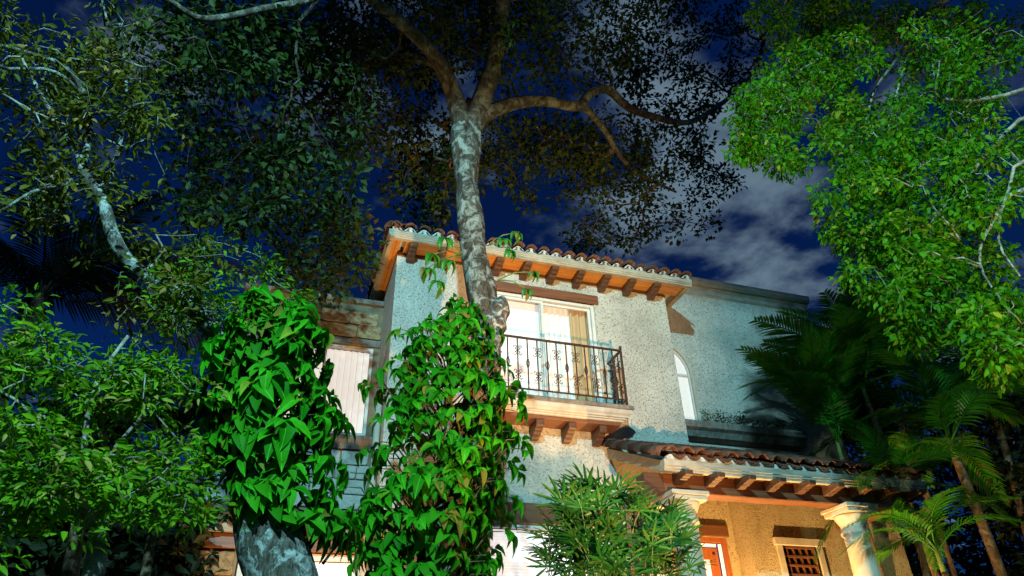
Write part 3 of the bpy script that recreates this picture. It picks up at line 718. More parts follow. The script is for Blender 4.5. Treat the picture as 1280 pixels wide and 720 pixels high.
# ground floor roller-blind window under its wooden lintel
box('lintel', BWOOD, house, 2.62, 5.05, F - .04, F + .1, gz1 + .002, gz1 + .29)
gw = MB(); gw.box(gx0, gx1, F + .03, F + .12, gz1 - .07, gz1); gw.box(gx0, gx0 + .05, F + .03, F + .12, gz0, gz1 - .07); gw.box(gx1 - .05, gx1, F + .03, F + .12, gz0, gz1 - .07)
gwn = tag(gw.build('window', ALU, house), 'bright lit window with white louvre blind beside the palm')
nsl = int((gz1 - .08 - gz0) / .045)
SL2 = MB().box(gx0 + .05, gx1 - .05, -.003, .003, -.0215, .0215).mesh('blind_slat'); SL2.materials.append(ROLL)
for i in range(nsl): link('blind_slat', SL2, gwn, None, (0, F + .14, gz1 - .10 - i * .045), (R(18), 0, 0))
# porch
PX0, PX1, PY, PZ = 4.99, 9.62, 8.273, 3.75; PSL = .42
pd = MB(); 
def pz(y): return PZ + .07 + (y - PY) * PSL
pd.extr([(PY + .05, PZ + .05), (PY + .05, PZ + .13), (F - .003, pz(F) + .06), (F - .003, pz(F))], 'x', PX0 + .03, XR)
pd.extr([(PY + .051, PZ + .051), (PY + .051, PZ + .131), (YR - .003, pz(YR) + .061), (YR - .003, pz(YR))], 'x', XR + .001, PX1 - .03)
porch = tag(pd.build('porch_roof', BWOOD, house), 'tiled lean-to porch roof on two round columns')
MB().extr(fascia_profile(PY, PZ, .16), 'x', PX0, PX1).build('fascia', CREAM, porch)
for x in (PX0 + .0, PX1 - .07):
    ye = F - .004 if x < XR else YR - .004
    MB().extr([(PY + .105, PZ + .01), (PY + .105, PZ + .17), (ye, PZ + .17 + (ye - PY) * PSL), (ye, PZ + .0 + (ye - PY) * PSL)], 'x', x, x + .07).build('rake_board', CREAM, porch)
scallop(PX0 + .13, PX1 - .1, PY + .03, PZ + .16, .245, .07).build('mortar_fill', MORTAR, porch)
tiles(porch, PX0 + .12, PX1 - .08, PY - .02, PZ + .20, PSL, 6, xdir=lambda x, y: y < F - .3 or x > XR + .1)
th = math.atan(PSL)
for r in range(5): link('roof_tile', tm, porch, None, (PX0 + .03, PY - .02 + r * .37, PZ + .24 + r * .37 * PSL), (th + .03, R(-25), 0))
CY = 8.66; bzb = 3.53
box('beam', BWOOD, porch, PX0 + .10, PX1 - .2, CY - .13, CY + .13, bzb, bzb + .26, .01)
for sx_ in (PX0 + .22, PX1 - .3): box('beam', BWOOD, porch, sx_ - .1, sx_ + .1, CY + .135, F - .005, bzb + .01, bzb + .23, .01)
CB3 = corbel_mesh(.36, .16, .12)
for i in range(9): link('corbel', CB3, porch, None, (PX0 + .3 + i * .51, CY - .13, PZ - .12), (math.atan(PSL) * .35, 0, 0))
# end of the porch beam, scroll cut
link('beam_end', corbel_mesh(.30, .26, .24, 'beam_end'), porch, None, (PX0 + .10, CY, bzb), (0, 0, R(-90)))
def column(cx, cy, lab):
    zt_ = bzb - .003
    c = tag(MB().lathe([(.19, .0), (.19, .3), (.205, 1.5), (.178, zt_ - .52), (.178, zt_ - .42), (.205, zt_ - .41), (.21, zt_ - .385), (.205, zt_ - .36), (.182, zt_ - .355), (.185, zt_ - .27), (.20, zt_ - .25), (.225, zt_ - .20), (.25, zt_ - .15), (.255, zt_ - .125)], cx, cy, 36).build('column', COLST, house, True), lab)
    MB().box(cx - .27, cx + .27, cy - .27, cy + .27, zt_ - .124, zt_ - .06).box(cx - .295, cx + .295, cy - .295, cy + .295, zt_ - .06, zt_).build('abacus', COLST, c, bevel=.008)
column(5.40, CY, 'left porch column, partly behind the lady palm'); column(8.33, CY, 'right porch column beside the palms')
# porch back walls, door and lattice window
bw = MB(); DX1 = atX(914, 640, 7.41); DY = 10.38
lx0, lx1, lz0, lz1 = 8.0, 8.70, 2.2, 3.24
bw.box(7.41, lx0, F, F + .3, 0, 4.4); bw.box(lx1, 10.6, F, F + .3, 0, 4.4); bw.box(lx0, lx1, F, F + .3, lz1, 4.4); bw.box(lx0, lx1, F, F + .3, 0, lz0)
dlt = atY(890, 671, DY)[2]; dlz = atY(890, 657, DY)[2]; ddx = atY(913, 700, DY)[0]
bw.box(5.95, ddx - 1.25, DY, DY + .3, 0, 4.6); bw.box(ddx, 7.41, DY, DY + .3, 0, 4.6); bw.box(ddx - 1.25, ddx, DY, DY + .3, dlt, 4.6)
bw.box(5.65, 5.95, F + .3, DY + .3, 0, 4.4); bw.box(7.41, 7.6, F + .3, DY + .3, 0, 4.4)
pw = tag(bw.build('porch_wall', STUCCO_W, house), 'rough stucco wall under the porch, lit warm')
box('lintel', BWOOD, house, ddx - 1.35, ddx + .03, DY - .05, DY - .002, dlt - .0, dlz)
pdm = MB(); a, b = ddx - 1.25, ddx
pdm.box(a, a + .08, DY + .02, DY + .14, 0, dlt - .08); pdm.box(b - .08, b, DY + .02, DY + .14, 0, dlt - .08); pdm.box(a, b, DY + .02, DY + .14, dlt - .08, dlt - .002)
pdo = tag(pdm.build('front_door', DOORW, house), 'red wooden front door with lit glass panes under the porch')
dl = MB(); lx_a, lx_b = a + .10, b - .19
zt_d = dlt - .17; st = .17
for q in ((lx_a, lx_a + st, 0, zt_d), (lx_b - st, lx_b, 0, zt_d)): dl.box(q[0], q[1], DY + .04, DY + .09, q[2], q[3])
for z in (zt_d - .19, 1.3, .05): dl.box(lx_a + st, lx_b - st, DY + .042, DY + .088, z, z + .19)
dl.build('door_leaf', DOORW, pdo, bevel=.008)
box('pane', LITGL, pdo, lx_a + st, lx_b - st, DY + .06, DY + .07, .2, zt_d - .18, 0)
box('side_pane', LITGL, pdo, b - .15, b - .09, DY + .06, DY + .07, 0, dlt - .1, 0)
box('top_pane', LITGL, pdo, a + .1, b - .19, DY + .06, DY + .07, zt_d + .015, dlt - .1, 0)
for z in (zt_d - .1, 1.9, 1.4): MB().lathe([(.028, 0), (.026, .012), (.012, .02), (.001, .022)], 0, 0, 10).build('door_stud', IRON, pdo, True, loc=(lx_b - st / 2, DY + .04, z), rot=(R(90), 0, 0))
lwn = MB(); fwid = .10
lwn.box(lx0 - fwid, lx0, F - .04, F + .05, lz0, lz1); lwn.box(lx1, lx1 + fwid, F - .04, F + .05, lz0, lz1); lwn.box(lx0 - fwid - .04, lx1 + fwid + .04, F - .07, F + .05, lz1, lz1 + .11)
lwn.box(lx0 - fwid, lx1 + fwid, F - .043, F + .05, lz0 - .1, lz0)
lat = tag(lwn.build('window', COLST, house), 'small porch window with a dark wooden grille in a pale stone surround')
for i in range(6): box('grille_bar', BWOOD, lat, lx0 + .005 + i * .132, lx0 + .035 + i * .132, F + .06, F + .10, lz0, lz1, 0)
for i in range(8): box('grille_bar', BWOOD, lat, lx0, lx1, F + .052, F + .088, lz0 + .01 + i * .143, lz0 + .043 + i * .143, 0)
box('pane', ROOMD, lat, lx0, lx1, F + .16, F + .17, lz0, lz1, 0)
# downpipe at the wall corner
MB().tube([(XL - .07, F + .25, 0), (XL - .07, F + .25, 5.3)], .05, 10).build('downpipe', COLST, house, True)

# ------------------------------------------------------------------ vegetation
def root_at(p): return (float(p[0]), float(p[1]), 0.0)
# --- central tree
YA = 7.8
g = atY(548, 720, YA)
base = (g[0] - .12, YA, 0.0)
TWIST = True
trunkA = [(*base, .34), (*atY(548, 725, YA), .27), *limb((566, 640, YA, 48), (590, 540, YA, 42), (607, 450, YA, 42), (606, 400, YA, 38), (598, 345, YA, 33), (589, 290, YA, 31), (584, 240, YA, 31), (584, 205, YA, 32), (582, 180, YA, 36), (582, 160, YA, 36), (583, 146, YA, 22), (584, 138, YA, 8))]
LA = [trunkA,
      limb((582, 190, YA, 22), (578, 160, YA - .05, 25), (570, 128, 7.65, 23), (560, 100, 7.5, 21), (540, 66, 7.2, 18), (503, 30, 6.8, 16), (465, 0, 6.3, 14), (425, -22, 5.9, 12), (385, 0, 5.6, 10), (330, 11, 5.3, 9), (280, 22, 5.2, 9), (245, 22, 5.1, 8), (215, 2, 5.0, 7), (180, -15, 4.9, 6)),
      limb((552, 84, 7.4, 12), (520, 72, 7.7, 12), (470, 76, 8.2, 10), (432, 95, 8.5, 9), (400, 120, 8.8, 7), (370, 140, 9, 5)),
      limb((582, 180, YA, 14), (583, 155, YA, 17), (590, 115, 8.0, 14), (602, 62, 8.2, 12), (612, 20, 8.4, 11), (610, -40, 8.5, 9)),
      limb((583, 190, YA, 22), (590, 158, YA, 27), (604, 120, 7.5, 25), (618, 75, 7.3, 22), (627, 20, 7.0, 19), (632, -50, 6.6, 16)),
      limb((583, 186, YA, 20), (591, 164, YA, 23), (604, 145, 7.7, 20), (640, 130, 7.6, 17), (680, 126, 7.6, 14), (722, 133, 7.7, 13), (738, 116, 7.7, 12), (760, 112, 7.8, 11), (785, 134, 7.9, 10), (815, 145, 8, 9), (860, 153, 8.2, 7), (900, 131, 8.4, 6), (925, 108, 8.5, 5), (945, 84, 8.6, 4), (958, 35, 8.6, 3)),
      limb((728, 132, 7.7, 9), (752, 158, 8.2, 8), (775, 195, 8.6, 6), (800, 218, 9, 5), (845, 240, 9.3, 3)),
      limb((385, 0, 5.6, 7), (345, 45, 5.5, 6), (302, 95, 5.5, 5.5), (283, 103, 5.5, 5), (252, 92, 5.6, 5), (236, 65, 5.6, 4), (212, 35, 5.6, 3.5), (197, -5, 5.6, 3))]
BM = 2.5
cl = np.vstack([blob(690, 40, 190, 70, 7, 10, 84), blob(860, 60, 95, 90, 8, 10.5, 52), blob(520, 35, 110, 60, 7.5, 10, 52), blob(480, 130, 80, 90, 8.5, 10.5, 50),
                blob(660, 185, 110, 60, 8.5, 10.5, 36), blob(790, 190, 110, 60, 8.5, 10, 44), blob(620, 220, 130, 50, 9, 10.5, 30), blob(830, 240, 95, 60, 10, 11.5, 30), blob(765, 290, 60, 22, 10.8, 11.8, 12), blob(540, 240, 62, 46, 9, 10.5, 22),
                blob(330, 130, 130, 100, 7, 10, 62), blob(400, 60, 90, 60, 7, 10, 34), blob(330, 225, 130, 60, 6.5, 9, 40), blob(270, 40, 120, 55, 5.5, 8, 30), blob(640, 30, 40, 26, 6.6, 7.4, 6), blob(405, 300, 65, 55, 7.5, 9, 22), blob(395, 350, 50, 20, 8.2, 9.2, 8)])
cl = cl[((cl[:, 0] < 2.2) & ((cl[:, 1] < 9.0) | (cl[:, 2] > 8.6))) | (cl[:, 2] > 9.25)]
CLUS = 0
treeA = thing('tree', base, 'tall spreading tree with a pale lichen trunk rising in front of the balcony', 'tree')
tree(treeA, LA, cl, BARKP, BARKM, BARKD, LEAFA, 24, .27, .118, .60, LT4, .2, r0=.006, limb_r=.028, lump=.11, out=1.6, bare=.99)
BM = 1.7

bl = spline(np.array(limb((602, 452, YA, 20), (609, 425, 7.76, 34), (618, 402, 7.74, 32), (624, 386, 7.72, 26), (627, 376, 7.72, 17), (628, 371, 7.72, 5))), .05)
br_ = bl[:, 3] * (1 + .10 * np.sin(np.arange(len(bl)) * 1.3)); MB().tube(bl[:, :3], br_, 14).build('burl', BARKV, treeA, True)
# --- left leaning tree
YB = 6.0
bb = atY(352, 735, YB)
LB = [[(bb[0] + .06, YB, 0, .52), (bb[0] + .02, YB, 1.2, .44), *limb((352, 728, YB, 94), (338, 680, YB, 84), (322, 620, YB, 62), (304, 550, YB, 48), (285, 480, 5.95, 36), (262, 408, 5.85, 26), (228, 374, 5.75, 20), (190, 351, 5.65, 17), (157, 323, 5.6, 17), (139, 290, 5.55, 17), (128, 250, 5.5, 15), (108, 222, 5.45, 13), (99, 195, 5.4, 11))],
      limb((104, 205, 5.4, 8), (112, 165, 5.5, 8), (106, 118, 5.5, 7), (80, 82, 5.6, 6), (35, 66, 5.7, 5), (-20, 50, 5.8, 4)),
      limb((112, 130, 5.5, 5), (85, 100, 5.3, 5), (55, 86, 5.2, 4.5), (10, 86, 5.1, 4), (-30, 70, 5, 3.5)),
      limb((100, 200, 5.4, 6), (70, 150, 5.7, 5), (40, 95, 5.9, 4), (30, 40, 6, 3)), limb((98, 232, 5.45, 6), (75, 232, 5.3, 5), (40, 240, 5.1, 4), (5, 262, 5, 3)),
      limb((135, 285, 5.55, 6), (128, 240, 5.8, 5), (150, 180, 6.1, 4.5), (158, 110, 6.3, 4), (150, 30, 6.4, 3)), limb((85, 158, 5.6, 5), (45, 142, 5.4, 4), (0, 115, 5.3, 3)),
      limb((305, 555, YB, 14), (270, 598, 5.7, 9), (225, 602, 5.5, 6), (190, 612, 5.3, 4)), limb((250, 600, 5.6, 6), (210, 575, 5.5, 5), (180, 555, 5.4, 4), (150, 520, 5.3, 3))]
BM = 1.15; CLUS = 7
cl = np.vstack([blob(60, 60, 110, 60, 5.2, 7, 44), blob(150, 60, 60, 80, 5.5, 7, 30), blob(120, 170, 50, 70, 5, 6.2, 44), blob(40, 150, 60, 90, 5.4, 7.2, 38), blob(150, 230, 40, 50, 5.2, 6, 16),
                blob(45, 260, 55, 45, 5, 6, 18), blob(235, 340, 75, 35, 5.2, 6.2, 26), blob(160, 300, 30, 30, 5.6, 6.2, 5), blob(200, 90, 60, 90, 6, 8, 24), blob(20, 20, 60, 30, 5, 6, 14)])
treeB = thing('tree', (bb[0], YB, 0), 'left leaning tree with a thick vine wrapped base and pale upper trunk', 'tree')
tree(treeB, LB, cl, BARKV, BARKP, BARKT, LEAFB, 20, .17, .082, .45, LT7, .2, r0=.0045, limb_r=.02, lump=.045, out=1.5, bare=.62)
BM = .60; CLUS = 9

# --- low leafy tree in the lower left
YS = 5.2
sb = atY(120, 740, YS)
LE = [[(sb[0] - .1, YS + .2, 0, .09), (*atY(120, 700, YS + .2), .07), *limb((110, 640, YS, 9), (105, 560, YS, 7), (120, 480, YS, 5), (160, 420, YS, 4))],
      limb((110, 600, YS, 6), (160, 540, YS, 5), (200, 490, 5.6, 4), (225, 420, 6.2, 3), (262, 330, 6.6, 2.5)), limb((105, 590, YS, 6), (60, 540, 5, 5), (20, 500, 4.8, 4), (-20, 480, 4.8, 3))]
cl = np.vstack([blob(120, 460, 120, 60, 4.9, 6.2, 50), blob(50, 560, 80, 70, 4.6, 5.6, 46), blob(140, 590, 70, 55, 4.8, 5.6, 32), blob(60, 625, 90, 35, 4.6, 5.4, 22), blob(210, 420, 55, 50, 6.3, 7.0, 26),
                blob(205, 640, 60, 26, 5, 5.6, 22), blob(15, 480, 45, 50, 4.7, 5.5, 20), blob(215, 368, 40, 22, 5.2, 5.6, 18), blob(265, 310, 35, 25, 6.4, 6.9, 8), blob(320, 350, 45, 24, 6.6, 7.2, 10), blob(240, 370, 40, 30, 6.4, 7.0, 12), blob(20, 680, 60, 30, 4.7, 5.3, 10), blob(150, 520, 75, 55, 4.9, 5.7, 40), blob(205, 560, 45, 50, 5.1, 5.9, 24), blob(185, 450, 40, 40, 5.2, 6, 16), blob(235, 480, 25, 50, 6.4, 7, 9), blob(20, 600, 40, 60, 4.5, 5, 14)])
treeE = thing('tree', (sb[0] - .1, YS + .2, 0), 'low bushy tree with small bright green leaves at the left edge', 'tree')
tree(treeE, LE, cl, BARKT, BARKT, BARKT, LEAFE, 34, .20, .078, .40, LT7, .3, r0=.005, limb_r=.02, lump=.05, bare=.5, zs=.42, out=1.5)
BM = 1.0; CLUS = 0

# --- right tree, hanging into the frame from a trunk outside it
YD = 6.6
db = (8.2, 2.2, 0)
LD = [[(8.2, 2.2, 0, .28), (8.2, 2.3, 2.5, .24), (8.15, 2.4, 5, .2), (8.1, 2.5, 7.2, .15), (8.0, 2.6, 9, .1), (7.8, 2.8, 10.6, .06)],
      [(8.1, 2.5, 7.4, .08), *limb((1290, -45, 3.3, 14), (1230, -25, 3.8, 11), (1180, 0, 4.3, 8), (1125, 40, 4.8, 7), (1065, 68, 5.0, 6), (1030, 92, 5.15, 5), (990, 118, 5.2, 3.5), (965, 150, 5.25, 2))],
      limb((1150, 25, 4.6, 4.5), (1120, 75, 4.8, 4), (1095, 110, 4.9, 3), (1082, 150, 5, 2)), limb((1130, 38, 4.75, 4), (1085, 45, 5.2, 3), (1040, 55, 5.2, 2.5), (990, 40, 5.3, 2)), limb((1160, 20, 4.5, 4), (1135, 70, 4.7, 3), (1120, 120, 4.7, 2.5), (1100, 200, 4.9, 2)), limb((1175, 5, 4.35, 4), (1165, 60, 4.4, 3), (1172, 130, 4.4, 2)),
      [(8.15, 2.4, 6.0, .06), *limb((1310, 108, 3.4, 7), (1260, 118, 3.7, 5), (1215, 126, 4.0, 4), (1170, 122, 4.3, 2.5))], [(8.15, 2.4, 5.6, .05), *limb((1305, 140, 3.4, 6), (1245, 180, 3.8, 4.5), (1205, 230, 4.1, 3.5), (1170, 270, 4.3, 2.5))],
      [(8.15, 2.4, 4.8, .05), *limb((1300, 230, 3.4, 6), (1240, 280, 3.8, 4.5), (1225, 330, 3.9, 3), (1262, 390, 3.7, 2))], limb((1240, 280, 3.8, 4), (1200, 300, 4.1, 3), (1178, 345, 4.3, 2)), [(8.15, 2.4, 5.2, .04), *limb((1300, 190, 3.3, 5), (1262, 235, 3.6, 4), (1248, 300, 3.7, 3), (1275, 345, 3.6, 2))]]
BM = 1.5
cl = np.vstack([blob(990, 25, 52, 42, 4.8, 5.6, 34), blob(962, 145, 42, 42, 4.9, 5.5, 32), blob(1000, 95, 50, 45, 4.8, 5.5, 32), blob(1060, 20, 50, 35, 4.6, 5.4, 28), blob(938, 182, 22, 26, 5.0, 5.4, 10), blob(985, 205, 24, 18, 4.9, 5.4, 9), blob(1110, 45, 60, 45, 4.4, 5.2, 30), blob(1050, 75, 45, 30, 4.7, 5.2, 18), blob(1190, 40, 55, 45, 3.9, 4.7, 22), blob(1045, 130, 30, 40, 4.8, 5.3, 10), blob(1140, 330, 60, 60, 4.3, 5.0, 24),
                blob(1080, 170, 50, 55, 4.7, 5.6, 40), blob(1085, 255, 55, 62, 4.5, 5.4, 50), blob(1165, 130, 65, 55, 4.0, 5.0, 34), blob(1150, 240, 65, 80, 4.0, 5.0, 52), blob(1225, 60, 60, 60, 3.6, 4.6, 34), blob(1240, 200, 55, 80, 3.5, 4.5, 40), blob(1195, 350, 75, 60, 4.0, 4.9, 50), blob(1110, 335, 48, 40, 4.4, 5.2, 24),
                blob(1250, 420, 40, 55, 3.6, 4.4, 30), blob(1165, 410, 35, 25, 4.2, 4.8, 10)])
treeD = thing('tree', db, 'bright green small leaved tree hanging in from the upper right corner', 'tree')
tree(treeD, LD, cl, BARKT, BARKT, BARKT, LEAFD, 40, .19, .078, .58, LT7, .6, bare=.55, r0=.005, limb_r=.022, lump=.05, droop=-.1)
BM = 1.0

# --- dark background trees behind the palms and beyond the left wing
def back_tree(base, h, blobs, label, n=90, L=.2, leaf=LEAFK):
    t = thing('tree', base, label, 'tree')
    c = np.vstack([[base[0] + bx + rx * v[0], base[1] + by + ry * v[1], bz_ + rz * v[2]] for bx, by, bz_, rx, ry, rz, k in blobs for v in unit(rnd(k)) * RNG.random((k, 1)) ** .4])
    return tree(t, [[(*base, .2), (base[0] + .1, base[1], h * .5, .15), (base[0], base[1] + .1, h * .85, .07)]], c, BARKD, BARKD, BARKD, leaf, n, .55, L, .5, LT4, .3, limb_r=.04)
back_tree((13.0, 13.0, 0), 7, [(0, 0, 5.2, 2.2, 1.4, 3.2, 70), (0, 0, 2.2, 2.2, 1.2, 2.0, 40)], 'dark dense tree behind the palms, nearest the wing wall')
back_tree((16.0, 11.6, 0), 7, [(0, 0, 5.4, 2.4, 1.6, 3.6, 80), (0, 0, 2.2, 2.4, 1.4, 2.0, 44)], 'dark dense tree behind the palms, under the bright overhanging branches')
back_tree((18.2, 9.0, 0), 8, [(0, 0, 5.6, 2.2, 2.0, 3.8, 80), (0, 0, 2.0, 2.2, 1.6, 2.0, 44)], 'dark dense tree furthest right at the frame edge')
back_tree((14.4, 9.4, 0), 7, [(0, 0, 4.4, 1.6, 1.2, 3.0, 60), (0, 0, 1.8, 1.8, 1.2, 1.6, 40)], 'dark tree close behind the thick trunked palm')
back_tree((15.4, 7.6, 0), 6, [(0, 0, 4.0, 1.8, 1.4, 2.8, 64), (0, 0, 1.6, 1.8, 1.2, 1.6, 36)], 'dark tree at the lower right corner')
back_tree((-2.1, 10.2, 0), 4, [(0, 0, 2.3, 1.0, .6, 2.0, 50)], 'dark bush beside the end of the block wing')
back_tree((-3.0, 9.2, 0), 4, [(0, 0, 2.2, 1.3, .7, 2.0, 50)], 'dark bush between the leaning trunk and the low leafy tree')
back_tree((13.0, 8.5, 0), 4, [(0, 0, 1.9, 1.2, .8, 1.7, 44)], 'dark bush low behind the palm trunks at the right')
b9 = atY(1062, 505, 13.6); back_tree((b9[0], 13.6, 0), 7, [(0, 0, b9[2], 1.1, .6, 1.3, 30), (0, 0, 3.2, 1.2, .8, 2.2, 30)], 'dark tree seen through the palms at the end of the wing wall')
back_tree((-3.6, 8.4, 0), 3.6, [(0, 0, 2.4, 1.9, .9, 1.6, 60), (-1.6, -.6, 2.4, 1.4, .9, 1.6, 40)], 'dark bush behind the low leafy tree on the left')
back_tree((-6.6, 8.0, 0), 4.6, [(0, 0, 3.0, 1.8, 1.2, 1.9, 50)], 'dark tree at the far left edge under the coconut palm')
bwl = tag(MB().box(11, 26, 15.5, 15.8, 0, 3.4).build('boundary_wall', WALLB), 'low brown boundary wall behind the dark trees', 'wall')

# --- palms
def frond_mesh(L, rise, fall, npair=36, lw=.040, ll=.52, vee=.35, mat=FROND, seed=0, twist=0.0):
    """a pinnate frond in its own frame: grows along +x, up +z"""
    rg = np.random.default_rng(seed); t = np.linspace(0, 1, 26)
    p0, p1, p2 = np.array([0, 0, 0.]), np.array([L * .42, 0, rise]), np.array([L, 0, rise - fall])
    C = ((1 - t)**2)[:, None] * p0 + (2 * t * (1 - t))[:, None] * p1 + (t**2)[:, None] * p2
    mb = MB(); mb.tube(C, np.linspace(.02, .004, 26), 5)
    V = [np.array(mb.v)]; T = []
    for f in mb.f:
        for k in range(1, len(f) - 1): T.append((f[0], f[k], f[k + 1]))
    b = len(mb.v); TT = [np.array(T)]; tin = [np.full(len(T), .3)]
    for i in range(npair):
        u = .12 + .88 * (i + .5) / npair; k = u * 25; j = min(24, int(k)); p = C[j] + (C[j + 1] - C[j]) * (k - j); tg = unit(C[j + 1] - C[j])
        nrm = np.array([-tg[2], 0, tg[0]]); ln = ll * (math.sin(math.pi * min(1, .16 + u * .80)) ** .7) * rg.uniform(.88, 1.08)
        for s in (-1, 1):
            d0 = unit(tg * (.55 + .5 * u) + np.array([0, s, 0]) * (1.0 - .35 * u) + nrm * (vee + rg.normal() * .07))
            q = [p + d0 * ln * x + np.array([0, 0, -1]) * ln * (.42 * x * x) for x in (0.02, .35, .7, 1)]
            wdt = unit(np.cross(d0, nrm)) * lw
            wv = [.5, 1, .75, .05]; vs = []
            for x, wq in zip(q, wv): vs += [x - wdt * wq * .5, x + wdt * wq * .5]
            V.append(np.array(vs)); o = b; b += 8
            TT.append(np.array([(o, o + 2, o + 1), (o + 1, o + 2, o + 3), (o + 2, o + 4, o + 3), (o + 3, o + 4, o + 5), (o + 4, o + 6, o + 5), (o + 5, o + 6, o + 7)])); tin.append(np.full(6, rg.random()))
    return tri_mesh('frond', np.vstack(V), np.vstack(TT), mat, np.concatenate(tin))
FM = [frond_mesh(1.9, .95, 1.1, seed=1), frond_mesh(2.1, .8, 1.35, seed=2), frond_mesh(1.7, 1.2, .7, seed=3), frond_mesh(2.0, .6, 1.2, seed=4)]
FK = [frond_mesh(2.6, .9, 1.9, 60, .03, .62, -.15, FRONDK, 5), frond_mesh(2.4, 1.2, 1.5, 60, .03, .6, -.1, FRONDK, 6)]
def place_frond(t, me, p, az, tilt, sc=1.0, roll=0):
    link('frond', me, t, None, p, (Matrix.Rotation(az, 3, 'Z') @ Matrix.Rotation(-tilt, 3, 'Y') @ Matrix.Rotation(roll, 3, 'X')).to_euler(), (sc,) * 3)
def palm(base, crown, r, fr, label, meshes, group, trunk=PALMT, rings=True):
    t = thing('palm', base, label, 'palm', group)
    base = np.array(base, float); crown = np.array(crown, float); n = max(8, int(np.linalg.norm(crown - base) / .05)); u = np.linspace(0, 1, n)
    P = base + (crown - base) * u[:, None] + np.stack([.12 * np.sin(u * math.pi), 0 * u, 0 * u], 1); rr = r * (1.12 - .25 * u) * (1 + .05 * (np.arange(n) % 3 == 0))
    MB().tube(P, rr, 12).build('trunk', trunk, t, True)
    MB().tube([crown - (0, 0, .02), crown + (0, 0, .25), crown + (0, 0, .55)], [r * .8, r * .7, .012], 8).build('crownshaft', BARKD if meshes is FK else STEM, t, True)
    for k, (az, tilt, sc) in enumerate(fr): place_frond(t, meshes[k % len(meshes)], crown + (0, 0, .25 + .03 * (k % 4)), R(az), R(tilt), sc, RNG.normal() * .25)
    return t
GP = 'feathery palms beside the porch'
def fan_fr(n, tmin, tmax, smin, smax, a0=0, a1=360):
    return [(a0 + (a1 - a0) * (k + RNG.uniform(-.3, .3)) / n, RNG.uniform(tmin, tmax), RNG.uniform(smin, smax)) for k in range(n)]
c1 = atY(1085, 505, 9.5); palm((c1[0] + .3, 9.5, 0), c1, .06, fan_fr(17, 0, 70, 1.05, 1.35), 'feathery palm between the blue wall and porch roof, tallest of the group', FM, GP)
c2 = atY(1052, 572, 9.75); palm((c2[0] + .5, 10.2, 0), c2, .05, [(150, 60, 1.0), (195, 45, 1.2), (180, 70, 1.2), (240, 60, 1), (110, 70, 1), (300, 45, .9), (30, 60, 1), (340, 70, 1), (215, 25, 1.1), (270, 60, 1), (185, 30, 1.2), (225, 50, 1.1), (250, 35, 1.1), (320, 55, 1.1), (165, 15, 1.1)], 'feathery palm arching over the porch roof against the wall', FM, GP)
c3 = atY(1196, 575, 8.9); palm((*atY(1246, 740, 9.0)[:2], 0), c3, .085, fan_fr(14, -5, 60, 1.0, 1.25), 'feathery palm with a thick grey trunk nearest the right edge', FM, GP)
c4 = atY(1139, 645, 8.6); palm((*atY(1128, 740, 8.6)[:2], 0), c4, .055, fan_fr(12, -25, 45, .7, .95), 'low feathery palm with a thin pale trunk right of the porch column', FM, GP)
c5 = atY(1115, 500, 10.2); palm((c5[0] + .2, 10.5, 0), c5, .06, fan_fr(16, 5, 75, 1.1, 1.4), 'feathery palm standing at the back of the porch group', FM, GP)
c7 = atY(1245, 520, 9.6); palm((*atY(1260, 740, 9.6)[:2], 0), c7, .07, fan_fr(14, 0, 65, 1.0, 1.3), 'feathery palm in the dark at the far right of the porch group', FM, GP)
c6 = atY(1180, 715, 8.0); palm((c6[0], 8.0, 0), c6, .05, fan_fr(10, -5, 50, .6, .85), 'short feathery palm at the foot of the porch group', FM, GP)
kp = atY(38, 405, 8.6); palm((kp[0] - .6, 8.8, 0), kp, .12, [(10, 50, 1), (60, 30, .9), (110, 40, 1), (165, 20, 1), (215, 20, 1), (270, 25, .9), (320, 15, 1), (350, 20, .8), (30, 20, 1), (340, 60, .8)], 'dark coconut palm in silhouette at the left edge', FK, None, BARKD)
# slender ringed stems showing under the low leafy tree
for i, (x, lab) in enumerate(((92, 'slender brown palm stem, leftmost under the low leafy tree'), (112, 'slender brown palm stem crossing behind its lighter neighbour'), (184, 'slender brown palm stem, rightmost under the low leafy tree'))):
    Y = 5.9 + .15 * i; a = atY(x - 10, 735, Y); b = atY(x + (14 if i != 1 else -6), 600, Y)
    palm((a[0] - .12, Y, 0), b, .05 - .006 * i, [(q * 60 + 20 * i, 40, .36) for q in range(6)], lab, FK, 'slender palm stems on the left')

# --- climbing vines
def vine_leaf_mesh(k):
    rg = np.random.default_rng(40 + k); n = 6; V = []; 
    for i in range(n + 1):
        u = i / n; w = .5 * (math.sin(math.pi * min(1, u * .92 + .04)) ** .85) * (1.15 - .45 * u) * (1 if i < n else 0)
        z = .10 * math.sin(u * 3) - .42 * u * u + rg.normal() * .012
        V += [(u, -w * .56, z + w * .34), (u, 0, z), (u, w * .56, z + w * .34)]
    T = []
    for i in range(n):
        a = i * 3
        for q in (0, 1): T += [(a + q, a + q + 3, a + q + 1), (a + q + 1, a + q + 3, a + q + 4)]
    return V, T
VT = [vine_leaf_mesh(k) for k in range(5)]
def vl(mat): 
    o = []
    for V, T in VT:
        o.append(tri_mesh('leaf', V, T, mat, np.full(len(T), .5), True))
    return o
VM = vl(VINEL); VMS = vl(SPROUT)
VN = (np.array([VT[0][0]])[0], np.array(VT[0][1]))
def frame(A, N):
    A = unit(A); S = unit(np.cross(N, A)); U = np.cross(A, S)
    return Matrix(((A[0], S[0], U[0]), (A[1], S[1], U[1]), (A[2], S[2], U[2])))
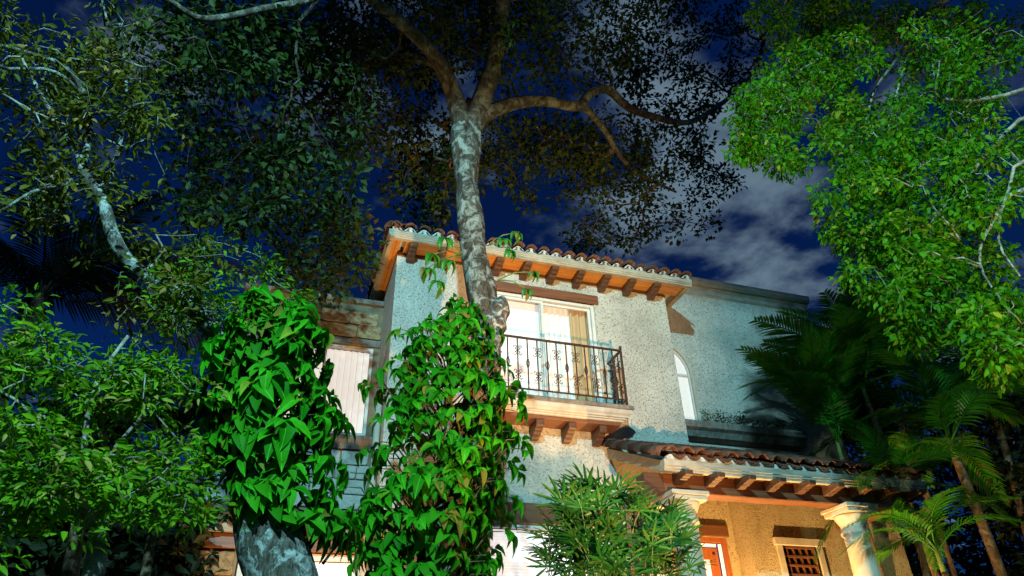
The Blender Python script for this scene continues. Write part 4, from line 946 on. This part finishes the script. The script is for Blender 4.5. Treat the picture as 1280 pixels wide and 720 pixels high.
def vine(root, prof, Y, nwhorl, L, keep=300, depthf=.62):
    """prof: rows (py, x_left, x_right); whorls of hanging leaves on the envelope of a column of vine round the trunk"""
    prof = np.array(prof, float); items = []; st = MB()
    area = np.abs(np.gradient(prof[:, 0])) * (prof[:, 2] - prof[:, 1]); cum = np.cumsum(area) / area.sum()
    for k in range(nwhorl):
        py = np.interp(RNG.random(), np.concatenate([[0], cum]), np.concatenate([[prof[0, 0]], prof[:, 0]])); xl = np.interp(py, prof[:, 0], prof[:, 1]); xr = np.interp(py, prof[:, 0], prof[:, 2])
        a = atY(xl, py, Y); b = atY(xr, py, Y); c = (a + b) / 2; rad = (b[0] - a[0]) / 2
        th_ = RNG.uniform(-math.pi, math.pi * .15) if RNG.random() < .85 else RNG.uniform(0, math.pi)     # mostly the side that faces the garden
        q = RNG.uniform(.5, 1.0) if RNG.random() < .80 else RNG.uniform(1.0, 1.38); outw = np.array([math.cos(th_), math.sin(th_) * depthf, 0])
        P = c + outw * rad * q * .93 + np.array([0, 0, RNG.normal() * .05]); od = unit(outw + np.array([0, 0, .15])); core = P - od * min(.32, rad * q * .7) + np.array([0, 0, -.14])
        st.tube([core, core + (P - core) * .5 + np.array([0, 0, .10]), P], [.012, .008, .005], 4, False)
        m = RNG.integers(4, 7); side = unit(np.cross(od, (0, 0, 1)))
        for i in range(m):
            f = (i - (m - 1) / 2) / max(1, (m - 1) / 2); A = od * RNG.uniform(.35, .8) + side * f * 1.05 + np.array([0, 0, -.45 - RNG.random() * .7 + .3 * abs(f)]); N = od * .9 + np.array([0, 0, .7]) + rnd(1)[0] * .22
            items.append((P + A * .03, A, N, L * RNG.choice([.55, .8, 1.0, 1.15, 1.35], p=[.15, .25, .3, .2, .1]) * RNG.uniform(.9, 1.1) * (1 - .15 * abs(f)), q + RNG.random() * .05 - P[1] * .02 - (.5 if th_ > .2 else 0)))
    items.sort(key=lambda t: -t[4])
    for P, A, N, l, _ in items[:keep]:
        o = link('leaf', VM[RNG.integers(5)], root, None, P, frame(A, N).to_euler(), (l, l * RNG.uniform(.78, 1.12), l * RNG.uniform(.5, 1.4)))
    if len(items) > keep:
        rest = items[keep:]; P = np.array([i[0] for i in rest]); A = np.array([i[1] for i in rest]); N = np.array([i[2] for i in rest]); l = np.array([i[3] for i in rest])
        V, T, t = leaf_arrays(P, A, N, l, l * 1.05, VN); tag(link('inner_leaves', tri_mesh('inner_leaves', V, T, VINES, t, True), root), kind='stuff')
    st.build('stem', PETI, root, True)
    # climbing main stems
    for s in range(4):
        pts = []
        for py, xl, xr in prof[1:]:
            c = (atY(xl, py, Y) + atY(xr, py, Y)) / 2; r_ = (atY(xr, py, Y)[0] - atY(xl, py, Y)[0]) * .22; a = s * 1.6 + py * .012; pts.append(c + np.array([math.cos(a) * r_, math.sin(a) * r_, 0]))
        MB().tube(spline(np.array(pts), .15), .016, 6).build('stem', PETI, root, True)
pA = [(385, 560, 596), (400, 538, 604), (422, 512, 614), (452, 492, 626), (490, 474, 634), (540, 468, 634), (590, 462, 628), (630, 446, 620), (665, 432, 616), (700, 440, 604), (735, 446, 595)]
pB = [(378, 318, 372), (395, 296, 388), (430, 268, 398), (470, 252, 402), (510, 246, 408), (550, 256, 410), (590, 272, 408), (622, 290, 412), (645, 312, 428), (662, 352, 440)]
va = thing('climbing_vine', (base[0], YA, 0), 'broad leaved green vine wrapped round the trunk in front of the balcony', 'vine'); vine(va, pA, 7.75, 520, .195)
vb = thing('climbing_vine', (bb[0], YB, 0), 'broad leaved green vine wrapped round the leaning left trunk', 'vine'); vine(vb, pB, 5.95, 290, .190)
def sprout(px, py, Y, dirs, label, L=.2):
    p = atY(px, py, Y); t = thing('epiphyte', p, label, 'plant')
    for q in dirs:
        e = atY(px + q[0], py + q[1], Y - .12); mid_ = (p + e) / 2 + np.array([0, 0, .06]); MB().tube([p, mid_, e], [.012, .01, .006], 5).build('stem', STEM, t, True)
        for i in range(6):
            a = i * 1.05 + RNG.random(); A = np.array([math.cos(a), math.sin(a) * .6 - .2, -.75 - RNG.random() * .4]); l = L * RNG.uniform(.7, 1.2)
            link('leaf', VMS[RNG.integers(5)], t, None, e, frame(A, np.array([math.cos(a) * .5, -.8, .6])).to_euler(), (l, l * .75, l))
sprout(578, 318, 7.62, [(-22, -20), (-38, 0), (-45, 18), (-30, 34), (-16, 8)], 'tuft of drooping leaves sprouting left from the tree trunk below the eave')
sprout(612, 305, 7.65, [(18, -6), (34, -14), (26, 8)], 'tuft of leaves sprouting right from the tree trunk at eave height', .16)
sprout(622, 350, 7.6, [(38, 12), (44, -10)], 'thin sprig of leaves hanging under the corbels beside the trunk', .15)
sprout(628, 45, 7.0, [(4, -10), (10, 4), (0, 14), (14, -18)], 'bright tuft of leaves high on the central limb', .15)

# --- lady palm in front of the porch
def fan_mesh(seed, nb=9):
    rg = np.random.default_rng(seed); V, T = [], []
    for i in range(nb):
        f = (i - (nb - 1) / 2) / ((nb - 1) / 2); a = f * 1.75 + rg.normal() * .06; l = (1 - .25 * abs(f)) * rg.uniform(.85, 1.1); w = .047
        d = np.array([math.cos(a), math.sin(a), .15]); s = np.array([-math.sin(a), math.cos(a), 0]); b = len(V)
        for x, wq in ((.04, .35), (.4, 1), (.8, .85), (1, .25)):
            p = d * l * x + np.array([0, 0, -.30 * l * x * x]); V += [p - s * w * wq + np.array([0, 0, .02]), p, p + s * w * wq + np.array([0, 0, .02])]
        for k in range(3):
            for q in (0, 1): a0 = b + k * 3 + q; T += [(a0, a0 + 3, a0 + 1), (a0 + 1, a0 + 3, a0 + 4)]
    return tri_mesh('fan_leaf', V, T, FAN, np.repeat(rg.random(nb), 12))
FNM = [fan_mesh(s, n) for s, n in ((1, 9), (2, 8), (3, 10), (4, 7))]
YR_ = 6.6; lb = atY(770, 735, YR_)
lp = thing('lady_palm', (lb[0], YR_, 0), 'bushy lady palm with finger like leaves in front of the porch', 'palm')
fans = np.vstack([blob(745, 625, 42, 28, 6.3, 6.9, 24), blob(770, 665, 80, 45, 6.2, 7, 70), blob(775, 705, 100, 30, 6.2, 7, 60), blob(835, 660, 30, 28, 6.4, 6.9, 12), blob(700, 690, 30, 30, 6.3, 6.8, 12)])
for k in range(13):
    x = lb[0] + RNG.uniform(-.45, .45); y = YR_ + RNG.uniform(-.3, .3); MB().tube([(x * .92 + lb[0] * .08, y, 0), (x, y, 1.4), (x + RNG.normal() * .06, y, atY(760, 650, YR_)[2] + RNG.normal() * .15)], .014, 6).build('cane', PETI, lp, True)
pst = MB()
for c in fans:
    out_ = np.array([c[0] - lb[0], c[1] - YR_, 0]); az = math.atan2(out_[1], out_[0]) + RNG.normal() * .7; tl = RNG.uniform(.15, 1.15); A = np.array([math.cos(az) * math.cos(tl), math.sin(az) * math.cos(tl), math.sin(tl)])
    sc_l = RNG.uniform(.24, .36); N = np.array([-math.cos(az) * math.sin(tl), -math.sin(az) * math.sin(tl), math.cos(tl)]) + rnd(1)[0] * .25
    link('fan_leaf', FNM[RNG.integers(4)], lp, None, c, frame(A, N).to_euler(), (sc_l,) * 3); pst.tube([c - A * .25 - np.array([0, 0, .18]), c - A * .1 - np.array([0, 0, .03]), c], .005, 4, False)
tag(pst.build('petioles', STEM, lp, True), kind='stuff')

# --- plants on the ledge under the arched window
def ledge_plant(x, w, h, n, label):
    t = thing('ledge_plant', (x, YR - .2, 5.62), label, 'plant', None); c = np.stack([x + RNG.uniform(-w, w, n), YR - .2 + RNG.uniform(-.09, .09, n), 5.62 + RNG.uniform(.03, h, n)], 1)
    tree(t, [[(x, YR - .2, 5.62, .012), (x + .02, YR - .2, 5.62 + h * .3, .01), (x - .02, YR - .2, 5.62 + h * .6, .006)]], c, BARKT, BARKT, BARKT, LEAFK if w > .3 else LEAFB, 8, .08, .05, .45, LT4, .1)
ledge_plant(7.62, .10, .26, 14, 'small sparse plant beside the arched window sill'); ledge_plant(8.15, .32, .30, 34, 'dark bushy plant in the middle of the ledge'); ledge_plant(9.2, .5, .22, 44, 'low dark plant at the right end of the ledge')
# small dark weed by the leaning trunk
